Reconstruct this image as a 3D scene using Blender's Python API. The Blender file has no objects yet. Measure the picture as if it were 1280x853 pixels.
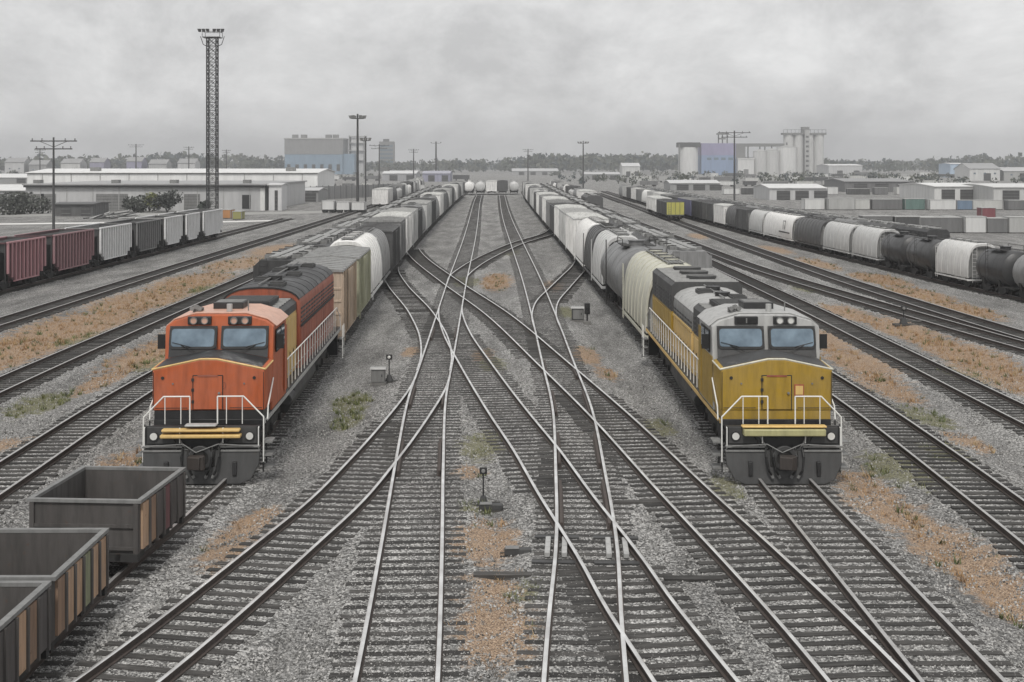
import bpy, math, random
import numpy as np
from mathutils import Vector, Matrix
from mathutils.kdtree import KDTree
random.seed(7)
R = math.radians
COL = bpy.context.scene.collection
F, HC, HZ = 1600.0, 9.3, 205.0          # focal length in photo pixels, eye height, horizon row

def gp(px, py):
    """ground point (X, Y) seen at a photo pixel"""
    return ((px-640)*HC/(py-HZ), F*HC/(py-HZ))

# ------------------------------------------------------------------ materials
def nmat(name):
    m = bpy.data.materials.new(name); m.use_nodes = True
    nt = m.node_tree; nt.nodes.clear()
    out = nt.nodes.new('ShaderNodeOutputMaterial'); b = nt.nodes.new('ShaderNodeBsdfPrincipled')
    nt.links.new(b.outputs[0], out.inputs[0])
    return m, nt, b
def N(nt, t, **kw):
    n = nt.nodes.new(t)
    for k, v in kw.items():
        if k in n.inputs: n.inputs[k].default_value = v
        else: setattr(n, k, v)
    return n
def ramp(nt, stops):
    r = nt.nodes.new('ShaderNodeValToRGB'); e = r.color_ramp.elements
    while len(e) < len(stops): e.new(0.5)
    for i, (p, c) in enumerate(stops):
        e[i].position = p
        e[i].color = (c, c, c, 1) if not isinstance(c, tuple) else (*c, 1)
    return r
def mix(nt, fac, a, b, blend='MIX'):
    n = nt.nodes.new('ShaderNodeMix'); n.data_type = 'RGBA'; n.blend_type = blend
    for sock, v in ((n.inputs[0], fac), (n.inputs[6], a), (n.inputs[7], b)):
        if hasattr(v, 'is_output'): nt.links.new(v, sock)
        elif isinstance(v, tuple): sock.default_value = (*v, 1)
        else: sock.default_value = v
    return n.outputs[2]
def offs_coord(nt):
    tc = N(nt, 'ShaderNodeTexCoord'); oi = N(nt, 'ShaderNodeObjectInfo')
    mul = N(nt, 'ShaderNodeMath', operation='MULTIPLY'); nt.links.new(oi.outputs['Random'], mul.inputs[0]); mul.inputs[1].default_value = 57.0
    add = N(nt, 'ShaderNodeVectorMath', operation='ADD')
    nt.links.new(tc.outputs['Object'], add.inputs[0]); nt.links.new(mul.outputs[0], add.inputs[1])
    return add.outputs[0]
_pc = {}
def paint(rgb, rough=0.55, grime=0.45, rust=0.15, name='paint', metal=0.0):
    """weathered paint: vertical grime streaks, blotches of dust, specks of rust"""
    key = (rgb, rough, grime, rust, metal)
    if key in _pc: return _pc[key]
    m, nt, b = nmat(name); co = offs_coord(nt)
    mp = N(nt, 'ShaderNodeMapping'); mp.inputs['Scale'].default_value = (2.6, 2.6, 0.35); nt.links.new(co, mp.inputs[0])
    n1 = N(nt, 'ShaderNodeTexNoise', Scale=2.0, Detail=6.0, Roughness=0.65); nt.links.new(mp.outputs[0], n1.inputs['Vector'])
    n2 = N(nt, 'ShaderNodeTexNoise', Scale=0.9, Detail=7.0, Roughness=0.7); nt.links.new(co, n2.inputs['Vector'])
    n3 = N(nt, 'ShaderNodeTexNoise', Scale=4.5, Detail=8.0, Roughness=0.75); nt.links.new(co, n3.inputs['Vector'])
    r1 = ramp(nt, [(0.42, 0.0), (0.72, 1.0)]); nt.links.new(n1.outputs[0], r1.inputs[0])
    r2 = ramp(nt, [(0.38, 0.0), (0.7, 1.0)]); nt.links.new(n2.outputs[0], r2.inputs[0])
    r3 = ramp(nt, [(0.60, 0.0), (0.70, 1.0)]); nt.links.new(n3.outputs[0], r3.inputs[0])
    def scl(o, k):
        q = N(nt, 'ShaderNodeMath', operation='MULTIPLY'); nt.links.new(o, q.inputs[0]); q.inputs[1].default_value = k; return q.outputs[0]
    dark = tuple(c*0.28+0.012 for c in rgb)
    g = sum(rgb)/3; dust = tuple(c*0.6+g*0.25+0.05 for c in rgb)
    c = mix(nt, scl(r2.outputs[0], grime*0.8), rgb, dust)
    c = mix(nt, scl(r1.outputs[0], grime), c, dark)
    c = mix(nt, scl(r3.outputs[0], rust), c, (0.11, 0.055, 0.03))
    nt.links.new(c, b.inputs['Base Color'])
    rr = ramp(nt, [(0.3, max(rough-0.15, 0.05)), (0.8, min(rough+0.25, 1))]); nt.links.new(n2.outputs[0], rr.inputs[0]); nt.links.new(rr.outputs[0], b.inputs['Roughness'])
    b.inputs['Metallic'].default_value = metal
    bp = N(nt, 'ShaderNodeBump', Strength=0.12, Distance=0.02); nt.links.new(n3.outputs[0], bp.inputs['Height']); nt.links.new(bp.outputs[0], b.inputs['Normal'])
    _pc[key] = m
    return m
def plain(name, rgb, rough=0.6, metal=0.0, emit=None):
    m, nt, b = nmat(name); b.inputs['Base Color'].default_value = (*rgb, 1); b.inputs['Roughness'].default_value = rough; b.inputs['Metallic'].default_value = metal
    return m

M = {}
M['black'] = paint((0.016, 0.016, 0.017), 0.5, 0.6, 0.15, 'black_steel')
M['darkgrey'] = paint((0.05, 0.05, 0.05), 0.6, 0.6, 0.25, 'dark_steel')
M['grey'] = paint((0.20, 0.20, 0.195), 0.6, 0.5, 0.15, 'grey_paint')
M['lightgrey'] = paint((0.42, 0.42, 0.41), 0.55, 0.45, 0.1, 'light_grey_paint')
M['white'] = paint((0.72, 0.72, 0.70), 0.5, 0.35, 0.05, 'white_paint')
M['rail_white'] = paint((0.78, 0.78, 0.75), 0.5, 0.15, 0.02, 'white_handrail')
M['cream'] = paint((0.62, 0.60, 0.50), 0.55, 0.4, 0.08, 'cream_paint')
M['under'] = paint((0.020, 0.019, 0.018), 0.8, 0.6, 0.35, 'underframe_grime')
M['wheel'] = paint((0.055, 0.045, 0.04), 0.6, 0.5, 0.4, 'wheel_steel', 0.4)
M['orange'] = paint((0.47, 0.105, 0.03), 0.5, 0.5, 0.16, 'orange_paint')
M['pink_orange'] = paint((0.60, 0.36, 0.27), 0.5, 0.3, 0.08, 'faded_orange_paint')
M['redbrown'] = paint((0.34, 0.085, 0.04), 0.6, 0.6, 0.35, 'red_brown_paint')
M['yellow'] = paint((0.38, 0.24, 0.022), 0.5, 0.5, 0.16, 'yellow_paint')
M['olive_cream'] = paint((0.42, 0.40, 0.20), 0.5, 0.4, 0.1, 'olive_paint')
M['amber'] = paint((0.66, 0.45, 0.16), 0.5, 0.3, 0.1, 'amber_paint')
M['rubber'] = plain('black_rubber', (0.012, 0.012, 0.012), 0.55)
def glass_mat():
    m, nt, b = nmat('window_glass'); tc = N(nt, 'ShaderNodeTexCoord'); n = N(nt, 'ShaderNodeTexNoise', Scale=1.6, Detail=3.0); nt.links.new(tc.outputs['Object'], n.inputs['Vector'])
    r = ramp(nt, [(0.35, (0.05, 0.09, 0.13)), (0.65, (0.15, 0.22, 0.28))]); nt.links.new(n.outputs[0], r.inputs[0]); nt.links.new(r.outputs[0], b.inputs['Base Color'])
    b.inputs['Roughness'].default_value = 0.03; b.inputs['Specular IOR Level'].default_value = 0.9; b.inputs['Coat Weight'].default_value = 0.8; b.inputs['Coat Roughness'].default_value = 0.02
    return m
M['glass'] = glass_mat()
M['lens'] = plain('lamp_lens', (0.75, 0.75, 0.72), 0.12, 0.2)
def rail_top():
    m, nt, b = nmat('polished_rail_head'); co = offs_coord(nt)
    n = N(nt, 'ShaderNodeTexNoise', Scale=1.3, Detail=5.0); nt.links.new(co, n.inputs['Vector'])
    r = ramp(nt, [(0.3, (0.55, 0.54, 0.53)), (0.7, (0.90, 0.90, 0.89))]); nt.links.new(n.outputs[0], r.inputs[0]); nt.links.new(r.outputs[0], b.inputs['Base Color'])
    b.inputs['Metallic'].default_value = 0.75; b.inputs['Roughness'].default_value = 0.42
    return m
M['railtop'] = rail_top()
M['railtop_dull'] = paint((0.52, 0.51, 0.50), 0.45, 0.35, 0.15, 'dull_rail_head', 0.6)
M['railside'] = paint((0.060, 0.045, 0.038), 0.8, 0.5, 0.5, 'rusty_rail_web')
def wood():
    m, nt, b = nmat('weathered_sleeper_wood'); co = offs_coord(nt)
    mp = N(nt, 'ShaderNodeMapping'); mp.inputs['Scale'].default_value = (1.2, 14, 14); nt.links.new(co, mp.inputs[0])
    n = N(nt, 'ShaderNodeTexNoise', Scale=1.5, Detail=6.0, Roughness=0.7); nt.links.new(mp.outputs[0], n.inputs['Vector'])
    oi = N(nt, 'ShaderNodeObjectInfo')
    r = ramp(nt, [(0.3, (0.016, 0.015, 0.014)), (0.55, (0.052, 0.049, 0.046)), (0.8, (0.17, 0.165, 0.155))]); nt.links.new(n.outputs[0], r.inputs[0])
    rr = ramp(nt, [(0.0, 0.55), (1.0, 1.5)]); nt.links.new(oi.outputs['Random'], rr.inputs[0])
    c = mix(nt, 1.0, r.outputs[0], rr.outputs[0], 'MULTIPLY'); nt.links.new(c, b.inputs['Base Color'])
    b.inputs['Roughness'].default_value = 0.85
    bp = N(nt, 'ShaderNodeBump', Strength=0.5, Distance=0.02); nt.links.new(n.outputs[0], bp.inputs['Height']); nt.links.new(bp.outputs[0], b.inputs['Normal'])
    return m
M['wood'] = wood()
M['plank'] = paint((0.19, 0.185, 0.175), 0.85, 0.6, 0.2, 'grey_timber')
def corr(name, rgb, scale=9.0, axis=0, grime=0.35):
    """corrugated sheet: ribs in the bump, stains in the colour"""
    m, nt, b = nmat(name); co = offs_coord(nt)
    sx = N(nt, 'ShaderNodeSeparateXYZ'); nt.links.new(co, sx.inputs[0])
    ad = N(nt, 'ShaderNodeMath', operation='ADD'); nt.links.new(sx.outputs[0], ad.inputs[0]); nt.links.new(sx.outputs[1], ad.inputs[1])
    mu = N(nt, 'ShaderNodeMath', operation='MULTIPLY'); nt.links.new(ad.outputs[0], mu.inputs[0]); mu.inputs[1].default_value = scale
    sn = N(nt, 'ShaderNodeMath', operation='SINE'); nt.links.new(mu.outputs[0], sn.inputs[0])
    bp = N(nt, 'ShaderNodeBump', Strength=0.6, Distance=0.06); nt.links.new(sn.outputs[0], bp.inputs['Height']); nt.links.new(bp.outputs[0], b.inputs['Normal'])
    mp = N(nt, 'ShaderNodeMapping'); mp.inputs['Scale'].default_value = (0.5, 0.5, 0.08); nt.links.new(co, mp.inputs[0])
    n = N(nt, 'ShaderNodeTexNoise', Scale=1.5, Detail=6.0, Roughness=0.65); nt.links.new(mp.outputs[0], n.inputs['Vector'])
    r = ramp(nt, [(0.4, 0.0), (0.75, grime)]); nt.links.new(n.outputs[0], r.inputs[0])
    c = mix(nt, r.outputs[0], rgb, tuple(x*0.4 for x in rgb)); nt.links.new(c, b.inputs['Base Color'])
    b.inputs['Roughness'].default_value = 0.6
    return m

# ------------------------------------------------------------------ mesh builder
class MB:
    def __init__(s): s.v, s.f, s.m, s.mats = [], [], [], []
    def mi(s, mat):
        if mat not in s.mats: s.mats.append(mat)
        return s.mats.index(mat)
    def add(s, vs, fs, mat):
        o = len(s.v); s.v += [tuple(p) for p in vs]; k = s.mi(mat)
        for f in fs: s.f.append([i+o for i in f]); s.m.append(k)
        return s
    def box(s, x0, x1, y0, y1, z0, z1, mat):
        return s.add([(x0,y0,z0),(x1,y0,z0),(x1,y1,z0),(x0,y1,z0),(x0,y0,z1),(x1,y0,z1),(x1,y1,z1),(x0,y1,z1)],
                     [(0,3,2,1),(4,5,6,7),(0,1,5,4),(1,2,6,5),(2,3,7,6),(3,0,4,7)], mat)
    def loft(s, rings, mat, caps=True, closed=True):
        n = len(rings[0]); vs = [p for r in rings for p in r]; fs = []
        for i in range(len(rings)-1):
            for j in range(n if closed else n-1):
                a, b = i*n+j, i*n+(j+1) % n
                fs.append((a, b, b+n, a+n))
        if caps: fs.append(tuple(range(n-1, -1, -1))); fs.append(tuple((len(rings)-1)*n+j for j in range(n)))
        return s.add(vs, fs, mat)
    def prism_y(s, prof, y0, y1, mat):           # profile in (x, z)
        return s.loft([[(x, y0, z) for x, z in prof], [(x, y1, z) for x, z in prof]], mat)
    def prism_x(s, prof, x0, x1, mat):           # profile in (y, z)
        return s.loft([[(x0, y, z) for y, z in prof], [(x1, y, z) for y, z in prof]], mat)
    def cyl(s, p, q, r, mat, n=10, r2=None):
        p, q = Vector(p), Vector(q); d = (q-p).normalized()
        u = d.cross(Vector((0, 0, 1)) if abs(d.z) < 0.9 else Vector((1, 0, 0))).normalized(); w = d.cross(u)
        r2 = r if r2 is None else r2
        ring = lambda c, k: [c + (u*math.cos(2*math.pi*i/n) + w*math.sin(2*math.pi*i/n))*k for i in range(n)]
        return s.loft([ring(p, r), ring(q, r2)], mat)
    def tube(s, pts, r, mat, n=6):
        for a, b in zip(pts, pts[1:]): s.cyl(a, b, r, mat, n)
        return s
    def disc_ring(s, c, axis, r0, r1, w, mat, n=16): # annulus with thickness
        c = Vector(c); d = Vector(axis).normalized(); u = d.cross(Vector((0, 0, 1)) if abs(d.z) < 0.9 else Vector((1, 0, 0))).normalized(); q = d.cross(u)
        P = lambda r, h: [c + d*h + (u*math.cos(2*math.pi*i/n) + q*math.sin(2*math.pi*i/n))*r for i in range(n)]
        rings = [P(r0, -w/2), P(r1, -w/2), P(r1, w/2), P(r0, w/2), P(r0, -w/2)]
        return s.loft(rings, mat, caps=False)
    def build(s, name, parent=None, bevel=0, smooth=True, loc=(0, 0, 0)):
        me = bpy.data.meshes.new(name); me.from_pydata(s.v, [], s.f)
        for m in s.mats: me.materials.append(m)
        me.polygons.foreach_set('material_index', s.m)
        if smooth:
            me.polygons.foreach_set('use_smooth', [True]*len(s.f)); me.set_sharp_from_angle(angle=R(32))
        me.update()
        o = bpy.data.objects.new(name, me); COL.objects.link(o); o.location = loc
        if parent is not None: o.parent = parent
        if bevel:
            b = o.modifiers.new('bevel', 'BEVEL'); b.width = bevel; b.segments = 2; b.limit_method = 'ANGLE'; b.angle_limit = R(40)
        return o
def tag(o, label=None, cat=None, group=None, kind=None):
    for k, v in (('label', label), ('category', cat), ('group', group), ('kind', kind)):
        if v: o[k] = v
    return o
def empty(name, loc=(0, 0, 0), rz=0):
    o = bpy.data.objects.new(name, None); COL.objects.link(o); o.location = loc; o.rotation_euler = (0, 0, rz); o.empty_display_size = 0.5
    return o
def copy_tree(o, parent=None):
    c = o.copy(); COL.objects.link(c)
    c.parent = parent
    for ch in list(o.children): copy_tree(ch, c)
    return c
ORD = ['first','second','third','fourth','fifth','sixth','seventh','eighth','ninth','tenth','eleventh','twelfth','thirteenth','fourteenth','fifteenth','sixteenth','seventeenth','eighteenth','nineteenth','twentieth','twenty-first','twenty-second','twenty-third','twenty-fourth','twenty-fifth','twenty-sixth','twenty-seventh','twenty-eighth','twenty-ninth','thirtieth']

# ------------------------------------------------------------------ tracks: X as a function of Y
class Curve:
    def __init__(s, pts):
        pts = sorted(pts, key=lambda p: p[1]); s.y = np.array([p[1] for p in pts], float); x = np.array([p[0] for p in pts], float)
        n = len(pts); d = np.diff(x)/np.diff(s.y); m = np.zeros(n); m[0], m[-1] = d[0], d[-1]
        for i in range(1, n-1):
            h0, h1 = s.y[i]-s.y[i-1], s.y[i+1]-s.y[i]; m[i] = (d[i-1]*h1 + d[i]*h0)/(h0+h1)
        s.x, s.m = x, m
    def __call__(s, y):
        y = np.asarray(y, float); i = np.clip(np.searchsorted(s.y, y)-1, 0, len(s.y)-2); h = s.y[i+1]-s.y[i]; t = (y-s.y[i])/h
        r = (2*t**3-3*t**2+1)*s.x[i] + (t**3-2*t**2+t)*h*s.m[i] + (-2*t**3+3*t**2)*s.x[i+1] + (t**3-t**2)*h*s.m[i+1]
        r = np.where(t < 0, s.x[0]+s.m[0]*(y-s.y[0]), r); return np.where(t > 1, s.x[-1]+s.m[-1]*(y-s.y[-1]), r)
    def ang(s, y): return -math.atan(float(s(y+0.5)-s(y-0.5)))
    def samples(s, y0, y1, step):
        ys = np.arange(y0, y1, 0.1); xs = s(ys); L = np.concatenate([[0], np.cumsum(np.hypot(np.diff(xs), np.diff(ys)))])
        q = np.arange(0, L[-1], step); yy = np.interp(q, L, ys); return np.stack([s(yy), yy], 1)

LT = Curve([(-9.5, 14), (-9.48, 22), (-9.45, 28), (-9.15, 33), (-8.95, 38), (-9.25, 50), (-9.6, 60), (-10.6, 90), (-13.85, 262), (-15.5, 430)])
RT = Curve([(7.95, 14), (7.9, 25), (7.85, 38), (7.85, 60), (7.5, 85), (6.9, 130), (4.65, 330), (4.2, 430)])
L2 = Curve([(-14.3, 14), (-14.8, 37), (-15.1, 50), (-14.8, 66), (-14.4, 80), (-15.2, 120), (-18.4, 262), (-20.5, 400)])
R2 = Curve([(12.2, 14), (13.0, 33), (13.3, 48), (12.9, 66), (11.9, 90), (11.0, 140), (9.2, 330), (8.8, 430)])
A = Curve([(-1.75, 14), (-2.09, 23.9), (-2.37, 30), (-2.8, 38.6), (-3.3, 50), (-3.45, 58.4), (-3.8, 76.3), (-4.15, 94), (-4.86, 138), (-8.8, 330), (-9.6, 380)])
B = Curve([(0.75, 14), (1.2, 21), (1.45, 25.4), (1.75, 30), (2.04, 38.6), (2.23, 46.9), (2.11, 58.4), (1.91, 76.3), (1.65, 94), (0.70, 140), (-0.29, 186), (-2.6, 346), (-3.0, 380)])
C = Curve([(6.9, 14), (6.12, 24.2), (4.68, 36.4), (3.7, 44.8), (1.84, 58.4), (-.72, 76.3), (-4.47, 97), (-9.6, 128), (-11.3, 142)])
D = Curve([(-3.4, 52), (-3.55, 60), (-4.0, 66), (-5.4, 77), (-8.6, 96), (-10.4, 109), (-11.1, 118)])
E = Curve([(4.5, 14), (3.75, 19), (2.95, 24.2), (2.65, 26.2), (2.3, 29.2), (1.46, 35.2), (.785, 40.5), (-.07, 46.3), (-1.7, 58.4), (-3.0, 69), (-3.75, 78), (-4.0, 84)])
G = Curve([(-9.0, 14), (-6.5, 24.4), (-5.38, 30.6), (-4.8, 34), (-4.23, 39.4), (-3.73, 45.8), (-3.4, 52), (-3.4, 58)])
Hh = Curve([(float(A(88)), 88), (float(A(96)), 96), (float(A(103)), 103), (-3.7, 113), (-1.67, 131), (0.93, 148), (4.6, 166), (6.0, 180), (6.2, 190)])
I = Curve([(float(B(62)), 62), (float(B(69)), 69), (float(B(76)), 76), (2.3, 84), (3.4, 93), (4.7, 103), (6.2, 115), (7.0, 126), (7.0, 134)])
J = Curve([(float(B(86)), 86), (float(B(94)), 94), (float(B(102)), 102), (.45, 113), (-2.5, 130), (-6.6, 146), (-10.6, 163), (-12.2, 178)])
T1 = Curve([(-29.2, 40), (-29.4, 73), (-29.7, 120), (-29.9, 188), (-31, 300), (-33, 420)])
T2 = Curve([(-20.6, 30), (-21, 52), (-21.1, 107), (-22.5, 200), (-25, 400)])
FL = Curve([(-37.2, 50), (-37.2, 90), (-37.3, 140), (-37.6, 220)])
R3 = Curve([(18.6, 30), (18.55, 46), (18.6, 82), (18.3, 110), (17.5, 175), (15.5, 400)])
R4 = Curve([(27.2, 40), (26.2, 58), (25.3, 66), (23.4, 86), (21.8, 105), (20.4, 150), (19.3, 200), (17, 400)])
R5 = Curve([(28.4, 50), (27.2, 66), (26.2, 90), (25.9, 130), (26.3, 215), (27, 400)])
FR = Curve([(36.8, 60), (35.2, 85), (34.2, 96), (33.3, 117), (31.8, 150), (31.0, 188), (30.6, 210), (30.5, 300), (31, 430)])

# name, curve, y0, y1, label, bright heads, individual sleepers
TRACKS = [
 (A, 15, 375, 'left one of the two straight bright tracks down the middle of the yard', True),
 (B, 15, 375, 'right one of the two straight bright tracks down the middle of the yard', True),
 (LT, 15, 430, 'track carrying the ore wagons and the orange locomotive with its train', False),
 (RT, 15, 430, 'track carrying the yellow locomotive and its train, empty towards the viewer', False),
 (E, 15, 82, 'diagonal track crossing from the left middle track over the right middle track', True),
 (G, 15, 55, 'curved track branching off the left middle track towards the lower left', True),
 (C, 15, 138, 'long diagonal track running from the left train to beside the yellow locomotive', True),
 (D, 56, 113, 'short crossover linking the left train with the left middle track', True),
 (I, 66, 130, 'short crossover linking the right middle track with the right train', True),
 (Hh, 92, 184, 'far crossover leading from the left middle track to the right train', True),
 (L2, 15, 400, 'track passing left of the orange locomotive to the row of dark wagons', False),
 (R2, 15, 430, 'empty track next to the right side of the yellow locomotive', False),
 (R3, 30, 400, 'second empty track right of the yellow locomotive', False),
 (R4, 45, 400, 'third track right of the yellow locomotive, bending off to the lower right', False),
 (R5, 52, 400, 'track on which the yellow-ended wagon stands alone', False),
 (T2, 35, 400, 'middle one of the three empty tracks left of the orange locomotive', False),
 (T1, 55, 420, 'leftmost empty track, along the brown ground beside the ribbed hoppers', False),
 (FL, 62, 215, 'track under the row of ribbed hoppers at the left edge', False),
 (FR, 70, 430, 'track under the long row of rounded wagons at the right edge', False),
]
RAIL_Z = 0.06
GA = 0.725
def rail_mesh(P, off, z0, bright, y_end):
    """I-section swept along the track: foot, web, polished head"""
    mb = MB(); d = np.gradient(P, axis=0); d /= np.linalg.norm(d, axis=1)[:, None]; nx, ny = d[:, 1], -d[:, 0]
    hw = 0.042
    prof = [(-.07, 0), (.07, 0), (.07, .02), (.016, .035), (.016, .12), (hw, .135), (hw, .168), (hw*0.7, .175), (-hw*0.7, .175), (-hw, .168), (-hw, .135), (-.016, .12), (-.016, .035), (-.07, .02)]
    n = len(prof); vs = []; fs = []; ms = []
    kt = mb.mi(M['railside'] if bright is None else M['railtop'] if bright else M['railtop_dull']); ks = mb.mi(M['railside'])
    for i in range(len(P)):
        for a, z in prof: vs.append((P[i, 0]+nx[i]*(off+a), P[i, 1]+ny[i]*(off+a), z0+z))
    for i in range(len(P)-1):
        for j in range(n):
            k = (j+1) % n; fs.append((i*n+j, (i+1)*n+j, (i+1)*n+k, i*n+k)); ms.append(kt if j in (6, 7, 8) else ks)
    fs.append(tuple(range(n))); ms.append(ks); fs.append(tuple((len(P)-1)*n+j for j in range(n-1, -1, -1))); ms.append(ks)
    mb.v, mb.f, mb.m = vs, fs, ms
    return mb
def sleeper_mb(mb, x=0, y=0, a=0, z=0, L=2.5, w=0.105):
    c, s = math.cos(a), math.sin(a); j = random.uniform
    pts = []
    for zz in (-0.12, RAIL_Z):
        for px, py in ((-L/2, -w), (L/2, -w), (L/2, w), (-L/2, w)):
            pts.append((x+c*px-s*py, y+s*px+c*py, z+zz))
    mb.add(pts, [(0,3,2,1),(4,5,6,7),(0,1,5,4),(1,2,6,5),(2,3,7,6),(3,0,4,7)], M['wood'])
    return mb
SLP = None
def build_tracks():
    global SLP
    SLP = [sleeper_mb(MB(), L=2.5*k, w=.105*q).build('sleeper', smooth=False).data for k, q in ((1, 1), (1.02, 1.08), (.97, .95), (1.06, 1))]
    for o in [o for o in COL.objects if o.name.startswith('sleeper')]: bpy.data.objects.remove(o)
    claimed = KDTree(200000); cl = []
    for ti, (cv, y0, y1, label, bright) in enumerate(TRACKS):
        root = empty('railway_track', (float(cv(y0)), y0, 0)); tag(root, label, 'railway track', 'railway tracks of the yard')
        ox, oy = float(cv(y0)), y0
        z = 0.004*ti*0.6
        P = cv.samples(y0, y1, 1.0)
        for sgn in (-1, 1):
            mb = rail_mesh(P-np.array([ox, oy]), sgn*GA, z+RAIL_Z+.002, bright, y1); mb.build('rail', root)
        pos = cv.samples(y0, y1, 0.51); sink = .022 if cv in (Hh, I, D) else 0
        kd = None
        if cl:
            kd = KDTree(len(cl))
            for i, p in enumerate(cl): kd.insert((p[0], p[1], 0), i)
            kd.balance()
        kept = []
        for x, y in pos:
            if kd is not None:
                _, _, dd = kd.find((x, y, 0))
                if dd < 0.62: continue
            kept.append((x, y))
        # the hundred largest in view as parts, the rest as one
        near = [p for p in kept if p[1] > 20.5 and abs(p[0]/p[1]) < 0.43]
        first, ids = near[:100], set()
        for x, y in first:
            o = bpy.data.objects.new('sleeper', random.choice(SLP)); COL.objects.link(o); o.parent = root
            o.location = (x-ox+random.uniform(-.05, .05), y-oy+random.uniform(-.03, .03), z-random.uniform(0, .002)-random.uniform(-.3, 1)*sink); o.rotation_euler = (0, 0, cv.ang(y)+random.uniform(-.012, .012))
        fs = set(first); mb = MB(); k = 0
        for x, y in kept:
            if (x, y) in fs: continue
            sleeper_mb(mb, x-ox+random.uniform(-.05, .05), y-oy, cv.ang(y), z-random.uniform(-.3, 1)*sink); k += 1
        if k:
            o = mb.build('sleeper_bed', root, smooth=False); o['kind'] = 'stuff'
        cl += [tuple(p) for p in cv.samples(y0, y1, 0.5)]
    return cl
# ------------------------------------------------------------------ wagons
RT_Z = 0.245     # top of rail
def bogie(root, y, wr=0.42, wb=0.9, detail=True, hw=1.05, axles=2, sc=1.0):
    mb = MB(); za = RT_Z+wr
    for s in (-1, 1):
        x0, x1 = s*hw-0.07, s*hw+0.07
        pr = [(-wb-.28, za-.10), (-wb-.28, za+.14), (-.45, za+.34), (.45, za+.34), (wb+.28, za+.14), (wb+.28, za-.10), (wb-.2, za-.06), (.40, za-.30), (-.40, za-.30), (-wb+.2, za-.06)]
        if axles == 3: pr = [(-wb-.35, za-.16), (-wb-.35, za+.26), (wb+.35, za+.26), (wb+.35, za-.16), (wb-.3, za-.04), (.45, za-.04), (.3, za-.16), (-.3, za-.16), (-.45, za-.04), (-wb+.3, za-.04)]
        mb.prism_x([(a+y, b) for a, b in pr], min(x0, x1), max(x0, x1), M['under'])
        for k in (-.22, 0, .22): mb.cyl((s*(hw+.02), y+k, za-.22), (s*(hw+.02), y+k, za+.24), .07, M['under'], 6)
        for k in ([-wb, wb] if axles == 2 else [-wb, 0, wb]): mb.cyl((s*(hw-.05), y+k, za), (s*(hw+.16), y+k, za), .13, M['under'], 8)
    mb.box(-hw, hw, y-.2, y+.2, za-.05, za+.3, M['under'])
    o = mb.build('bogie', root)
    ys = [-wb, wb] if axles == 2 else [-wb, 0, wb]
    for k in ys:
        for s in (-1, 1):
            if detail:
                w = MB(); w.cyl((s*.66, y+k, za), (s*.80, y+k, za), wr, M['wheel'], 20); w.cyl((s*.60, y+k, za), (s*.66, y+k, za), wr+.03, M['wheel'], 20); w.cyl((s*.80, y+k, za), (s*.84, y+k, za), wr*.35, M['under'], 10)
                w.cyl((0, y+k, za), (s*.6, y+k, za), .09, M['wheel'], 8)
                w.build('wheel', o)
    return o
def coupler(root, y, s, z=0.95):
    mb = MB(); mb.box(-.10, .10, min(y, y+s*.45), max(y, y+s*.45), z-.10, z+.10, M['under']); mb.box(-.16, .18, min(y+s*.40, y+s*.62), max(y+s*.40, y+s*.62), z-.17, z+.17, M['under'])
    return mb.build('coupler', root)
def ladder(root, x, y, z0, z1, nx, mat):
    mb = MB(); a = .22
    if nx:   # on a side wall: rails along y
        mb.tube([(x, y-a, z0), (x, y-a, z1)], .018, mat, 5); mb.tube([(x, y+a, z0), (x, y+a, z1)], .018, mat, 5)
        z = z0+.1
        while z < z1: mb.tube([(x, y-a, z), (x, y+a, z)], .014, mat, 5); z += .36
    else:
        mb.tube([(x-a, y, z0), (x-a, y, z1)], .018, mat, 5); mb.tube([(x+a, y, z0), (x+a, y, z1)], .018, mat, 5)
        z = z0+.1
        while z < z1: mb.tube([(x-a, y, z), (x+a, y, z)], .014, mat, 5); z += .36
    return mb.build('ladder', root)
def walkway(root, y0, y1, z, w=.36, mat=None):
    mb = MB(); mat = mat or M['grey']
    for s in (-1, 1):
        for k in range(3): mb.box(s*(w-.16*k)-.05, s*(w-.16*k)+.05, y0, y1, z, z+.03, mat)
    y = y0+.2
    while y < y1: mb.box(-w, w, y, y+.06, z-.10, z-.005, mat); y += 1.5
    return mb.build('roof_walkway', root)
def end_kit(root, L, W, detail):
    for s in (-1, 1):
        coupler(root, s*(L/2-.55), s)
def sill(root, L, W, mat):
    mb = MB(); mb.box(-.22, .22, -L/2+.25, L/2-.25, .84, 1.06, M['under'])
    for s in (-1, 1):
        mb.box(s*W/2-.06 if s > 0 else -W/2-.02, s*W/2+.02 if s > 0 else -W/2+.06, -L/2+.5, L/2-.5, 1.02, 1.16, mat)
        mb.box(-W/2, W/2, s*(L/2-.55)-.08, s*(L/2-.55)+.08, .98, 1.14, mat)
    return mb.build('underframe', root)

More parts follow.
